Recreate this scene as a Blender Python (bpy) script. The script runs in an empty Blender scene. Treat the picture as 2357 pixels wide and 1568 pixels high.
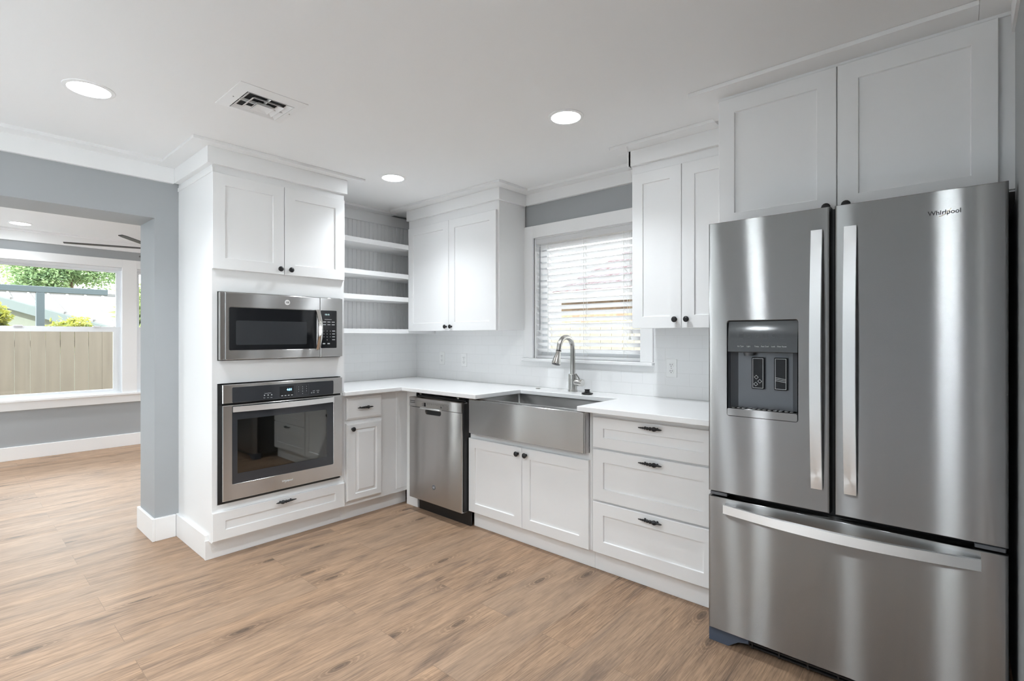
import bpy, bmesh, math, random
from mathutils import Vector, Matrix
random.seed(7)
sc = bpy.context.scene
COL = sc.collection
PI = math.pi

# ------------------------------------------------------------------ camera, world, sun, exposure
cam_d = bpy.data.cameras.new('camera'); cam = bpy.data.objects.new('camera', cam_d); COL.objects.link(cam)
cam.location = (3.8101, -2.9985, 1.2926); cam.rotation_euler = (PI/2, 0, 0.7242)
cam_d.sensor_width = 36.0; cam_d.lens = 36*1165.245/2357; cam_d.shift_y = -8.7/2357
cam_d.clip_start = 0.03; cam_d.clip_end = 200
sc.camera = cam
sc.view_settings.view_transform = 'Standard'
try: sc.view_settings.look = 'None'
except Exception: pass
sc.view_settings.gamma = 1.0; sc.view_settings.exposure = 1.65; sc.view_settings.use_curve_mapping = False
cy = sc.cycles
cy.use_denoising = True; cy.max_bounces = 10; cy.diffuse_bounces = 6; cy.glossy_bounces = 5
cy.transmission_bounces = 6; cy.transparent_max_bounces = 16
cy.caustics_reflective = False; cy.caustics_refractive = False; cy.sample_clamp_indirect = 6.0

SKY, SUN, LAMP, SPOT, REAR = 3.8, 6.5, 13.0, 16.5, 115.0
w = bpy.data.worlds.new('world'); sc.world = w; w.use_nodes = True
nt = w.node_tree; nt.nodes.clear()
bgn = nt.nodes.new('ShaderNodeBackground'); outn = nt.nodes.new('ShaderNodeOutputWorld')
bgn.inputs[0].default_value = (0.95, 0.97, 1.0, 1); bgn.inputs[1].default_value = SKY
nt.links.new(bgn.outputs[0], outn.inputs[0])
sun_d = bpy.data.lights.new('sun', 'SUN'); sun = bpy.data.objects.new('sun', sun_d); COL.objects.link(sun)
sun_d.energy = SUN; sun_d.angle = math.radians(1.5); sun_d.color = (.97, .985, 1.0)
sun.rotation_euler = Vector((-.08, .785, -.614)).to_track_quat('-Z', 'Y').to_euler()

# ------------------------------------------------------------------ materials
def srgb(r, g, b):
    f = lambda c: (c/255/12.92) if c/255 <= .04045 else ((c/255+.055)/1.055)**2.4
    return (f(r), f(g), f(b), 1)
def mat(name, col, rough=.5, metal=0, spec=.5, **kw):
    m = bpy.data.materials.new(name); m.use_nodes = True
    b = m.node_tree.nodes['Principled BSDF']
    b.inputs['Base Color'].default_value = col if len(col) == 4 else (*col, 1)
    b.inputs['Roughness'].default_value = rough; b.inputs['Metallic'].default_value = metal
    b.inputs['Specular IOR Level'].default_value = spec
    for k, v in kw.items(): b.inputs[k].default_value = v
    return m
def N(m, t, **kw):
    n = m.node_tree.nodes.new(t)
    for k, v in kw.items(): setattr(n, k, v)
    return n
def L(m, a, b): m.node_tree.links.new(a, b)
def P(m): return m.node_tree.nodes['Principled BSDF']
def coords(m, scale=(1, 1, 1), rot=(0, 0, 0), src='Object'):
    tc = N(m, 'ShaderNodeTexCoord'); mp = N(m, 'ShaderNodeMapping')
    mp.inputs['Scale'].default_value = scale; mp.inputs['Rotation'].default_value = rot
    L(m, tc.outputs[src], mp.inputs[0]); return mp.outputs[0]
def paint(name, col, rough, bump=.02, scale=180, spec=.4):
    m = mat(name, col, rough, spec=spec)
    nz = N(m, 'ShaderNodeTexNoise'); nz.inputs['Scale'].default_value = scale; nz.inputs['Detail'].default_value = 3
    L(m, coords(m), nz.inputs['Vector'])
    bp = N(m, 'ShaderNodeBump'); bp.inputs['Strength'].default_value = bump; bp.inputs['Distance'].default_value = .002
    L(m, nz.outputs[0], bp.inputs['Height']); L(m, bp.outputs[0], P(m).inputs['Normal'])
    return m
ROT = 0.0
def steel(name, col, rough, axis, aniso=.9, var=.004):
    """brushed stainless: axis = direction of the brush lines"""
    m = mat(name, col, rough, 1.0)
    s = {'x': (3, 3, 420), 'y': (3, 3, 420), 'z': (420, 420, 3)}[axis]
    nz = N(m, 'ShaderNodeTexNoise'); nz.inputs['Scale'].default_value = 1; nz.inputs['Detail'].default_value = 4
    L(m, coords(m, s), nz.inputs['Vector'])
    mr = N(m, 'ShaderNodeMapRange'); mr.inputs['To Min'].default_value = rough-var; mr.inputs['To Max'].default_value = rough+var
    L(m, nz.outputs[0], mr.inputs[0])
    g = N(m, 'ShaderNodeBsdfAnisotropic'); g.inputs['Color'].default_value = (*col, 1); g.inputs['Anisotropy'].default_value = aniso
    L(m, mr.outputs[0], g.inputs['Roughness'])
    tg = N(m, 'ShaderNodeTangent', direction_type='RADIAL', axis='Z'); L(m, tg.outputs[0], g.inputs['Tangent'])
    g.inputs['Rotation'].default_value = ROT if axis != 'z' else ROT+.25
    o_ = [x for x in m.node_tree.nodes if x.type == 'OUTPUT_MATERIAL'][0]; L(m, g.outputs[0], o_.inputs[0])
    return m

M = {}
M['cab'] = paint('white_cabinet_paint', srgb(237, 237, 237), .38, .012, 260)
M['trim'] = paint('white_trim_paint', srgb(239, 239, 239), .42, .012, 200)
M['ceil'] = paint('ceiling_paint', srgb(240, 240, 240), .9, .05, 160, .2)
M['gray'] = paint('gray_wall_paint', srgb(165, 168, 170), .55, .05, 240, .3)
M['counter'] = mat('white_quartz', srgb(240, 240, 240), .22)
M['fridge'] = steel('fridge_stainless', (.34, .34, .34), .19, 'x', .86, .003)
M['steel'] = steel('appliance_stainless', (.58, .575, .57), .24, 'x', .7)
M['steely'] = steel('oven_stainless', (.68, .675, .67), .24, 'y', .7)
M['bar'] = steel('handle_stainless', (.92, .92, .92), .5, 'z', .4)
M['barh'] = steel('handle_stainless_horizontal', (.92, .92, .92), .52, 'x', .4)
M['chrome'] = mat('polished_nickel', (.62, .61, .59), .13, 1)
M['nickel'] = mat('brushed_nickel', (.50, .49, .47), .27, 1)
M['iron'] = mat('black_iron', srgb(40, 40, 42), .38, .35)
M['black'] = mat('black_plastic', (.012, .012, .013), .4)
M['gloss'] = mat('black_glass', (.014, .015, .017), .05)
M['panel'] = mat('charcoal_glass', srgb(58, 60, 64), .08)
M['grayplastic'] = mat('gray_plastic', srgb(104, 107, 112), .35, .3)
M['blueplastic'] = mat('slate_plastic', srgb(74, 84, 100), .45)
M['legend'] = mat('pale_legend', srgb(215, 218, 220), .5)
M['darklegend'] = mat('dark_legend', srgb(28, 28, 30), .5)
M['enamel'] = mat('oven_enamel', srgb(150, 150, 147), .45)
M['rack'] = mat('oven_rack_wire', (.7, .7, .7), .25, 1)
M['plate'] = mat('white_outlet_plastic', srgb(238, 238, 237), .35)
M['slot'] = mat('outlet_slot', (.03, .03, .03), .6)
M['blind'] = mat('white_blind_slat', srgb(240, 240, 242), .45)
def translucent(m, k):
    nt_ = m.node_tree; o_ = [x for x in nt_.nodes if x.type == 'OUTPUT_MATERIAL'][0]
    t_ = N(m, 'ShaderNodeBsdfTranslucent'); t_.inputs[0].default_value = (.95, .95, .95, 1)
    x_ = N(m, 'ShaderNodeMixShader'); x_.inputs[0].default_value = k
    L(m, P(m).outputs[0], x_.inputs[1]); L(m, t_.outputs[0], x_.inputs[2]); L(m, x_.outputs[0], o_.inputs[0])
translucent(M['blind'], .52)
M['cord'] = mat('white_cord', srgb(225, 225, 222), .8)
M['wand'] = mat('clear_gray_wand', srgb(150, 152, 155), .3)
M['vinyl'] = mat('white_vinyl_sash', srgb(236, 239, 242), .35)
M['dark'] = mat('duct_dark', (.02, .02, .02), .8)
M['rubber'] = mat('black_rubber', (.015, .015, .016), .35)
M['ground'] = mat('yard_soil', srgb(120, 112, 92), .95)
M['patio'] = mat('added_bounce_patio', srgb(226, 228, 230), .9)  # bright concrete for the added slabs that bounce light indoors
M['fasciateal'] = mat('teal_fascia_paint', srgb(56, 64, 63), .9)
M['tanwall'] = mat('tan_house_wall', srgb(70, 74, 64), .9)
M['postgray'] = mat('weathered_post', srgb(74, 84, 88), .8)
M['fan'] = mat('black_fan', (.02, .02, .022), .45)
M['stem'] = mat('plant_stem', srgb(96, 84, 60), .9)
M['fascia'] = mat('cream_fascia', srgb(160, 146, 126), .7)
def emis(name, col, s):
    m = mat(name, col, .5); P(m).inputs['Emission Color'].default_value = (*col[:3], 1); P(m).inputs['Emission Strength'].default_value = s; return m
M['led'] = emis('led_diffuser', (.885, .955, 1.0), LAMP)
M['ledrear'] = emis('led_bulb_bright', (.885, .955, 1.0), REAR)
M['blueled'] = emis('blue_display', (.25, .62, 1.0), 1.6)
M['paleled'] = emis('pale_display', (.45, .62, .62), .35)
def glass(name, tint, ior_blend=1.45):
    m = bpy.data.materials.new(name); m.use_nodes = True; n = m.node_tree; n.nodes.clear()
    tr = n.nodes.new('ShaderNodeBsdfTransparent'); tr.inputs[0].default_value = (*tint, 1)
    gl = n.nodes.new('ShaderNodeBsdfGlossy'); gl.inputs['Roughness'].default_value = .02
    fr = n.nodes.new('ShaderNodeFresnel'); fr.inputs[0].default_value = ior_blend
    mx = n.nodes.new('ShaderNodeMixShader'); o = n.nodes.new('ShaderNodeOutputMaterial')
    n.links.new(fr.outputs[0], mx.inputs[0]); n.links.new(tr.outputs[0], mx.inputs[1]); n.links.new(gl.outputs[0], mx.inputs[2])
    n.links.new(mx.outputs[0], o.inputs[0]); return m
M['pane'] = glass('window_pane', (.95, .97, .96))
M['ovenpane'] = glass('oven_window_glass', (.6, .61, .6), 2.0)
M['micropane'] = mat('microwave_mesh_window', srgb(58, 60, 63), .12)

def tile_mat():
    m = mat('white_subway_tile', srgb(236, 236, 236), .16)
    return m
def brick(m, vec, bw, rh, mortar, off=.5):
    b = N(m, 'ShaderNodeTexBrick'); b.offset = off; b.squash = 1.0
    b.inputs['Scale'].default_value = 1; b.inputs['Mortar Size'].default_value = mortar; b.inputs['Mortar Smooth'].default_value = .3
    b.inputs['Bias'].default_value = 0; b.inputs['Brick Width'].default_value = bw; b.inputs['Row Height'].default_value = rh
    b.inputs['Color1'].default_value = (0, 0, 0, 1); b.inputs['Color2'].default_value = (1, 1, 1, 1); b.inputs['Mortar'].default_value = (.5, .5, .5, 1)
    L(m, vec, b.inputs['Vector']); return b
def swizzle(m, a, b, da=0, db=0):
    tc = N(m, 'ShaderNodeTexCoord'); sp = N(m, 'ShaderNodeSeparateXYZ'); L(m, tc.outputs['Object'], sp.inputs[0])
    cb = N(m, 'ShaderNodeCombineXYZ')
    for i, (k, d) in enumerate(((a, da), (b, db))):
        ad = N(m, 'ShaderNodeMath', operation='ADD'); ad.inputs[1].default_value = d
        L(m, sp.outputs[k], ad.inputs[0]); L(m, ad.outputs[0], cb.inputs[i])
    return cb.outputs[0]
def tiles(name, axis, d):
    m = mat(name, srgb(238, 238, 238), .14, spec=.5)
    b = brick(m, swizzle(m, axis, 'Z', d, -.914), .1535, .0772, .0013)
    mx = N(m, 'ShaderNodeMix', data_type='RGBA'); mx.inputs[6].default_value = srgb(238, 238, 238); mx.inputs[7].default_value = srgb(230, 230, 229)
    L(m, b.outputs['Fac'], mx.inputs[0]); L(m, mx.outputs[2], P(m).inputs['Base Color'])
    iv = N(m, 'ShaderNodeMath', operation='SUBTRACT'); iv.inputs[0].default_value = 1; L(m, b.outputs['Fac'], iv.inputs[1])
    bp = N(m, 'ShaderNodeBump'); bp.inputs['Strength'].default_value = .35; bp.inputs['Distance'].default_value = .002
    L(m, iv.outputs[0], bp.inputs['Height']); L(m, bp.outputs[0], P(m).inputs['Normal'])
    return m
M['tilex'] = tiles('subway_tile_back', 'X', .02)
M['tiley'] = tiles('subway_tile_side', 'Y', .05)

def floor_mat():
    m = mat('oak_vinyl_plank', srgb(178, 152, 130), .36, spec=.3)
    b = brick(m, swizzle(m, 'Y', 'X', 40.3, 20.07), 1.22, .183, .0009, .37)
    rnd = N(m, 'ShaderNodeSeparateColor'); L(m, b.outputs['Color'], rnd.inputs[0])
    # stretched grain, shifted per plank
    tc = N(m, 'ShaderNodeTexCoord'); sp = N(m, 'ShaderNodeSeparateXYZ'); L(m, tc.outputs['Object'], sp.inputs[0])
    def comb(sy, sx):
        c = N(m, 'ShaderNodeCombineXYZ')
        a = N(m, 'ShaderNodeMath', operation='MULTIPLY'); a.inputs[1].default_value = sy; L(m, sp.outputs['Y'], a.inputs[0]); L(m, a.outputs[0], c.inputs[0])
        d = N(m, 'ShaderNodeMath', operation='MULTIPLY'); d.inputs[1].default_value = sx; L(m, sp.outputs['X'], d.inputs[0]); L(m, d.outputs[0], c.inputs[1])
        e = N(m, 'ShaderNodeMath', operation='MULTIPLY'); e.inputs[1].default_value = 37; L(m, rnd.outputs[0], e.inputs[0]); L(m, e.outputs[0], c.inputs[2])
        e2 = N(m, 'ShaderNodeMath', operation='ADD'); L(m, a.outputs[0], e2.inputs[0]); L(m, e.outputs[0], e2.inputs[1]); L(m, e2.outputs[0], c.inputs[0])
        return c.outputs[0]
    def noise(v, s, det, dist=0, rough=.6):
        n = N(m, 'ShaderNodeTexNoise'); n.inputs['Scale'].default_value = s; n.inputs['Detail'].default_value = det
        n.inputs['Roughness'].default_value = rough; n.inputs['Distortion'].default_value = dist; L(m, v, n.inputs['Vector']); return n.outputs[0]
    broad = noise(comb(1.5, 8.5), 1.0, 5, 1.1, .62)
    fine = noise(comb(5, 120), 1.0, 4, .25, .7)
    fib = noise(comb(11, 260), 1.0, 3, .2, .6)
    def mix(a, bb, fac, mode='MIX'):
        x = N(m, 'ShaderNodeMix', data_type='RGBA', blend_type=mode)
        if isinstance(fac, float): x.inputs[0].default_value = fac
        else: L(m, fac, x.inputs[0])
        for i, s_ in ((6, a), (7, bb)):
            if isinstance(s_, tuple): x.inputs[i].default_value = s_
            else: L(m, s_, x.inputs[i])
        return x.outputs[2]
    def ramp(v, p0, c0, p1, c1):
        r = N(m, 'ShaderNodeValToRGB'); r.color_ramp.elements[0].position = p0; r.color_ramp.elements[0].color = (c0, c0, c0, 1)
        r.color_ramp.elements[1].position = p1; r.color_ramp.elements[1].color = (c1, c1, c1, 1); L(m, v, r.inputs[0]); return r.outputs[0]
    def math_(op, a, bb=None):
        x = N(m, 'ShaderNodeMath', operation=op)
        for i, q in ((0, a), (1, bb)):
            if q is None: continue
            if isinstance(q, (int, float)): x.inputs[i].default_value = q
            else: L(m, q, x.inputs[i])
        return x.outputs[0]
    r1 = N(m, 'ShaderNodeValToRGB'); e = r1.color_ramp.elements
    e[0].position = .30; e[0].color = srgb(140, 116, 99); e[1].position = .70; e[1].color = srgb(212, 174, 141)
    q = r1.color_ramp.elements.new(.44); q.color = srgb(184, 151, 124); q = r1.color_ramp.elements.new(.56); q.color = srgb(198, 162, 132)
    L(m, broad, r1.inputs[0])
    c = mix(r1.outputs[0], ramp(fine, .36, .66, .56, 1.03), .85, 'MULTIPLY')
    c = mix(c, ramp(fib, .40, .70, .54, 1.05), .8, 'MULTIPLY')
    c = mix(c, srgb(190, 164, 142), ramp(rnd.outputs[0], 0, 0., 1, .40))
    # knots with growth rings, only in some cells
    vo = N(m, 'ShaderNodeTexVoronoi', voronoi_dimensions='2D'); vo.inputs['Scale'].default_value = 1.0; L(m, comb(1.7, 5.2), vo.inputs['Vector'])
    sc_ = N(m, 'ShaderNodeSeparateColor'); L(m, vo.outputs['Color'], sc_.inputs[0])
    some = math_('GREATER_THAN', sc_.outputs[0], .6)
    wob = math_('ADD', vo.outputs['Distance'], math_('MULTIPLY', broad, .16))
    ring = math_('SINE', math_('MULTIPLY', wob, 120.0))
    near = ramp(vo.outputs['Distance'], .04, 1.0, .26, 0.0)
    amt = math_('MULTIPLY', math_('MULTIPLY', near, some), .9)
    c = mix(c, mix(c, ramp(ring, .2, .62, .8, 1.06), 1.0, 'MULTIPLY'), amt)
    core = math_('MULTIPLY', ramp(vo.outputs['Distance'], .04, 1.0, .10, 0.0), some)
    c = mix(c, srgb(88, 74, 66), math_('MULTIPLY', core, .6))
    dk = ramp(noise(comb(1.1, 10), 1.3, 4, 1.8), .58, 1.0, .72, .68)
    c = mix(c, dk, .85, 'MULTIPLY')
    c = mix(c, srgb(128, 108, 92), math_('MULTIPLY', b.outputs['Fac'], .7))
    c = mix(c, (.76, .76, .76, 1), 1.0, 'MULTIPLY')
    L(m, c, P(m).inputs['Base Color'])
    L(m, ramp(fine, .3, .52, .7, .44), P(m).inputs['Roughness'])
    bp = N(m, 'ShaderNodeBump'); bp.inputs['Strength'].default_value = .10; bp.inputs['Distance'].default_value = .002
    L(m, fine, bp.inputs['Height']); L(m, bp.outputs[0], P(m).inputs['Normal'])
    return m
M['floor'] = floor_mat()
M['bouncetile'] = mat('pale_bounce_tile', srgb(216, 219, 222), .6)  # light-toned so the added floor strip bounces neutral light
et = brick(M['bouncetile'], swizzle(M['bouncetile'], 'X', 'Y', 20, 20), .6, .6, .003)
ex = N(M['bouncetile'], 'ShaderNodeMix', data_type='RGBA'); ex.inputs[6].default_value = srgb(216, 219, 222); ex.inputs[7].default_value = srgb(190, 190, 188)
L(M['bouncetile'], et.outputs['Fac'], ex.inputs[0]); L(M['bouncetile'], ex.outputs[2], P(M['bouncetile']).inputs['Base Color'])
def plank(name, c0, c1, axis, board):
    """vertical boards: per-board tone plus soft streaks"""
    m = mat(name, c0, .8)
    b = brick(m, swizzle(m, axis, 'Z', 30, 30), board, 40, 0.0, 0)
    nz = N(m, 'ShaderNodeTexNoise'); nz.inputs['Scale'].default_value = 1; nz.inputs['Detail'].default_value = 5
    L(m, coords(m, (14, 14, 1.6)), nz.inputs['Vector'])
    ad = N(m, 'ShaderNodeMix', data_type='RGBA'); ad.inputs[6].default_value = c0; ad.inputs[7].default_value = c1
    L(m, nz.outputs[0], ad.inputs[0]); L(m, ad.outputs[2], P(m).inputs['Base Color'])
    return m
M['fence'] = plank('weathered_fence_board', srgb(132, 123, 111), srgb(108, 100, 90), 'Y', .153)
M['creamfence'] = plank('cream_fence_board', srgb(196, 188, 168), srgb(180, 170, 150), 'X', .14)
M['brownwall'] = plank('brown_plank_siding', srgb(52, 36, 28), srgb(140, 116, 92), 'X', .05)
def metalroof():
    m = mat('pale_metal_roof', srgb(70, 70, 70), .95, spec=.05)
    nz = N(m, 'ShaderNodeTexNoise'); nz.inputs['Scale'].default_value = 2.2; nz.inputs['Detail'].default_value = 5; L(m, coords(m), nz.inputs['Vector'])
    x = N(m, 'ShaderNodeMix', data_type='RGBA'); x.inputs[6].default_value = srgb(76, 74, 71); x.inputs[7].default_value = srgb(102, 103, 104)
    L(m, nz.outputs[0], x.inputs[0]); L(m, x.outputs[2], P(m).inputs['Base Color']); return m
M['metalroof'] = metalroof()
def shingle():
    m = mat('pale_red_speckled_shingle', srgb(225, 218, 220), .95, spec=.02)
    nz = N(m, 'ShaderNodeTexNoise'); nz.inputs['Scale'].default_value = 9; nz.inputs['Detail'].default_value = 6; nz.inputs['Roughness'].default_value = .8
    L(m, coords(m, (1, 1, 3)), nz.inputs['Vector'])
    r = N(m, 'ShaderNodeValToRGB'); r.color_ramp.elements[0].position = .38; r.color_ramp.elements[0].color = srgb(50, 16, 20)
    r.color_ramp.elements[1].position = .5; r.color_ramp.elements[1].color = srgb(72, 69, 71)
    L(m, nz.outputs[0], r.inputs[0]); L(m, r.outputs[0], P(m).inputs['Base Color']); return m
M['shingle'] = shingle()
def leaf(name, c0, c1):
    m = mat(name, c0, .55)
    nz = N(m, 'ShaderNodeTexNoise'); nz.inputs['Scale'].default_value = 6; L(m, coords(m), nz.inputs['Vector'])
    r = N(m, 'ShaderNodeValToRGB'); r.color_ramp.elements[0].position = .35; r.color_ramp.elements[0].color = c0
    r.color_ramp.elements[1].position = .65; r.color_ramp.elements[1].color = c1
    L(m, nz.outputs[0], r.inputs[0]); L(m, r.outputs[0], P(m).inputs['Base Color'])
    translucent(m, .4); m.node_tree.nodes['Translucent BSDF'].inputs[0].default_value = c1
    return m
M['leaf'] = leaf('green_leaf', srgb(104, 126, 80), srgb(160, 172, 118))
M['leafdark'] = leaf('dark_green_leaf', srgb(80, 108, 74), srgb(128, 150, 104))
M['leafyellow'] = leaf('yellow_green_leaf', srgb(84, 104, 48), srgb(142, 142, 64))

# ------------------------------------------------------------------ mesh helpers
def FX(x0): return lambda u, v, w: (x0+w, u, v)      # face looking +x, u = y, v = z
def FY(y0): return lambda u, v, w: (u, y0-w, v)      # face looking -y, u = x, v = z
def UP(z0): return lambda u, v, w: (u, v, z0+w)
def DN(z0): return lambda u, v, w: (u, v, z0-w)
def IDT(u, v, w): return (u, v, w)
def rrect(u0, u1, v0, v1, r, k):
    if k == 0 : return [(u0, v0), (u1, v0), (u1, v1), (u0, v1)]
    r = min(r, (u1-u0)/2-1e-5, (v1-v0)/2-1e-5); r = max(r, 1e-5); out = []
    for cx, cy_, a in ((u0+r, v0+r, PI), (u1-r, v0+r, 1.5*PI), (u1-r, v1-r, 0), (u0+r, v1-r, .5*PI)):
        for i in range(k+1):
            t = a+i/k*PI/2; out.append((cx+r*math.cos(t), cy_+r*math.sin(t)))
    return out
class MB:
    def __init__(s): s.b = bmesh.new()
    def loft(s, T, loops, k=0, cap0=True, cap1=True):
        """loops: (u0,u1,v0,v1,w[,r]) bridged one after another"""
        rings = []
        for lp in loops:
            u0, u1, v0, v1, ww = lp[:5]; r = lp[5] if len(lp) > 5 else 0
            rings.append([s.b.verts.new(T(a, c, ww)) for a, c in rrect(u0, u1, v0, v1, r, k)])
        n = len(rings[0])
        for A, B in zip(rings, rings[1:]):
            for i in range(n): s.b.faces.new((A[i], A[(i+1) % n], B[(i+1) % n], B[i]))
        if cap0: s.b.faces.new(rings[0][::-1])
        if cap1: s.b.faces.new(rings[-1])
        return s
    def slab(s, T, u0, u1, v0, v1, w0, w1, c=.0015, r=0, k=0):
        """slab with a chamfered front edge"""
        return s.loft(T, [(u0, u1, v0, v1, w0, r), (u0, u1, v0, v1, w1-c, r), (u0+c, u1-c, v0+c, v1-c, w1, max(r-c, 0))], k)
    def box(s, x0, x1, y0, y1, z0, z1, c=0):
        if c: return s.loft(IDT, [(x0+c, x1-c, y0+c, y1-c, z0, c), (x0, x1, y0, y1, z0+c, c), (x0, x1, y0, y1, z1-c, c), (x0+c, x1-c, y0+c, y1-c, z1, c)], 1)
        return s.loft(IDT, [(x0, x1, y0, y1, z0), (x0, x1, y0, y1, z1)])
    def prism(s, T, poly, w0, w1, c=0):
        A = [s.b.verts.new(T(a, b, w0)) for a, b in poly]; B = [s.b.verts.new(T(a, b, w1)) for a, b in poly]; n = len(poly)
        for i in range(n): s.b.faces.new((A[i], A[(i+1) % n], B[(i+1) % n], B[i]))
        s.b.faces.new(A[::-1]); s.b.faces.new(B); return s
    def lathe(s, prof, o, d, n=24, flute=0, caps=True):
        """prof: (dist along d, radius)"""
        o = Vector(o); d = Vector(d).normalized(); a = d.orthogonal().normalized(); b = d.cross(a); rings = []
        for t, r in prof:
            if r < 1e-6: rings.append([s.b.verts.new(o+d*t)]); continue
            rings.append([s.b.verts.new(o+d*t+(a*math.cos(2*PI*i/n)+b*math.sin(2*PI*i/n))*r*(1-(flute if i % 2 else 0))) for i in range(n)])
        for A, B in zip(rings, rings[1:]):
            for i in range(n):
                j = (i+1) % n
                if len(A) == 1 and len(B) == 1: continue
                if len(A) == 1: s.b.faces.new((A[0], B[j], B[i]))
                elif len(B) == 1: s.b.faces.new((A[i], A[j], B[0]))
                else: s.b.faces.new((A[i], A[j], B[j], B[i]))
        if caps and len(rings[0]) > 1: s.b.faces.new(rings[0][::-1])
        if caps and len(rings[-1]) > 1: s.b.faces.new(rings[-1])
        return s
    def tube(s, pts, r, n=12, radii=None):
        pts = [Vector(p) for p in pts]; rings = []; up = None
        for i, p in enumerate(pts):
            d = (pts[min(i+1, len(pts)-1)]-pts[max(i-1, 0)]).normalized()
            if up is None: up = d.orthogonal().normalized()
            up = (up-d*up.dot(d)).normalized(); v = d.cross(up); rr = radii[i] if radii else r
            rings.append([s.b.verts.new(p+(up*math.cos(2*PI*j/n)+v*math.sin(2*PI*j/n))*rr) for j in range(n)])
        for A, B in zip(rings, rings[1:]):
            for j in range(n): s.b.faces.new((A[j], A[(j+1) % n], B[(j+1) % n], B[j]))
        s.b.faces.new(rings[0][::-1]); s.b.faces.new(rings[-1]); return s
    def sweep(s, secs):
        """secs: list of equal-length rings of points"""
        R = [[s.b.verts.new(p) for p in q] for q in secs]; n = len(R[0])
        for A, B in zip(R, R[1:]):
            for j in range(n): s.b.faces.new((A[j], A[(j+1) % n], B[(j+1) % n], B[j]))
        s.b.faces.new(R[0][::-1]); s.b.faces.new(R[-1]); return s
    def quad(s, *p): s.b.faces.new([s.b.verts.new(q) for q in p]); return s

ORG = {}
def origin(o): return ORG.get(o.name, Vector((0, 0, 0)))
def mesh(name, mb, m, parent=None, angle=32):
    org = origin(parent) if parent else Vector((0, 0, 0))
    bmesh.ops.recalc_face_normals(mb.b, faces=mb.b.faces)
    if org.length: bmesh.ops.translate(mb.b, verts=mb.b.verts, vec=-org)
    me = bpy.data.meshes.new(name); mb.b.to_mesh(me); mb.b.free()
    for p in me.polygons: p.use_smooth = p.area < .0035
    me.set_sharp_from_angle(angle=math.radians(angle))
    me.materials.append(M[m] if isinstance(m, str) else m)
    o = bpy.data.objects.new(name, me); COL.objects.link(o)
    if parent: o.parent = parent; ORG[o.name] = org
    return o
def tag(o, label, cat, group=None, kind=None):
    o['label'] = label; o['category'] = cat
    if group: o['group'] = group
    if kind: o['kind'] = kind
    return o
def thing(name, loc, label, cat, group=None):
    o = bpy.data.objects.new(name, None); COL.objects.link(o); o.location = loc; o.empty_display_size = .05
    ORG[o.name] = Vector(loc); return tag(o, label, cat, group)
def struct(name, mb, m, parent=None):
    o = mesh(name, mb, m, parent)
    if not parent: o['kind'] = 'structure'
    return o
def text(name, body, size, loc, face, m, parent, ext=.0004, align='CENTER', sx=1.0, shear=0, bold=0):
    c = bpy.data.curves.new(name, 'FONT'); c.body = body; c.size = size; c.extrude = ext; c.align_x = align; c.align_y = 'CENTER'; c.shear = shear
    c.offset = bold; c.resolution_u = 3; c.materials.append(M[m])
    tmp = bpy.data.objects.new(name, c); me = bpy.data.meshes.new_from_object(tmp); bpy.data.objects.remove(tmp); me.name = name
    o = bpy.data.objects.new(name, me); COL.objects.link(o); o.parent = parent; ORG[o.name] = origin(parent)
    o.location = Vector(loc)-origin(parent); o.rotation_euler = (PI/2, 0, 0 if face == 'y' else PI/2); o.scale = (sx, 1, 1)
    return o

# ------------------------------------------------------------------ setting: floor, ceiling, walls
CZ = 2.395
struct('floor', MB().box(-.345, 4.1, -3.3, .75, -.12, 0).box(-3.75, -.345, -3.3, .75, -.12, 0), 'floor')
struct('bounce_floor', MB().box(-3.75, 4.1, -5.95, -3.3, -.12, 0), 'bouncetile')  # pale strip added behind the camera to bounce neutral light onto the ceiling
struct('ceiling', MB().box(-.36, 4.1, -5.95, .14, CZ, CZ+.15), 'ceil')
b = MB()
for sgn in (0, 1):
    y0, y1 = ((-6.45, -2.6), (-2.6, .70))[sgn]; za, zb = ((2.62, 4.4), (4.4, 2.62))[sgn]
    b.sweep([[(x, y0, za), (x, y1, zb), (x, y1, zb+.12), (x, y0, za+.12)] for x in (-4.1, 4.6)])
struct('roof', b, 'postgray')  # unseen house roof, added so its eave shades the cream fence
struct('ceiling_living_room', MB().box(-3.75, -.36, -5.95, .75, 2.42, CZ+.15), 'ceil')
WX0, WX1, WZ0, WZ1 = 1.385, 2.271, 1.13, 2.041           # kitchen window opening
wb = MB()
for x0, x1, z0, z1 in ((-.05, WX0, 0, 1.343), (WX1, 4.1, 0, 1.343)): pass
def wall_with_hole(x0, x1, z0, z1, hx0, hx1, hz0, hz1, y0, y1):
    b = MB(); b.box(x0, hx0, y0, y1, z0, z1); b.box(hx1, x1, y0, y1, z0, z1); b.box(hx0, hx1, y0, y1, z0, hz0); b.box(hx0, hx1, y0, y1, hz1, z1); return b
struct('wall_back', wall_with_hole(-.36, 4.1, 0, CZ, WX0, WX1, WZ0, WZ1, .004, .14), 'gray')
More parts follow.
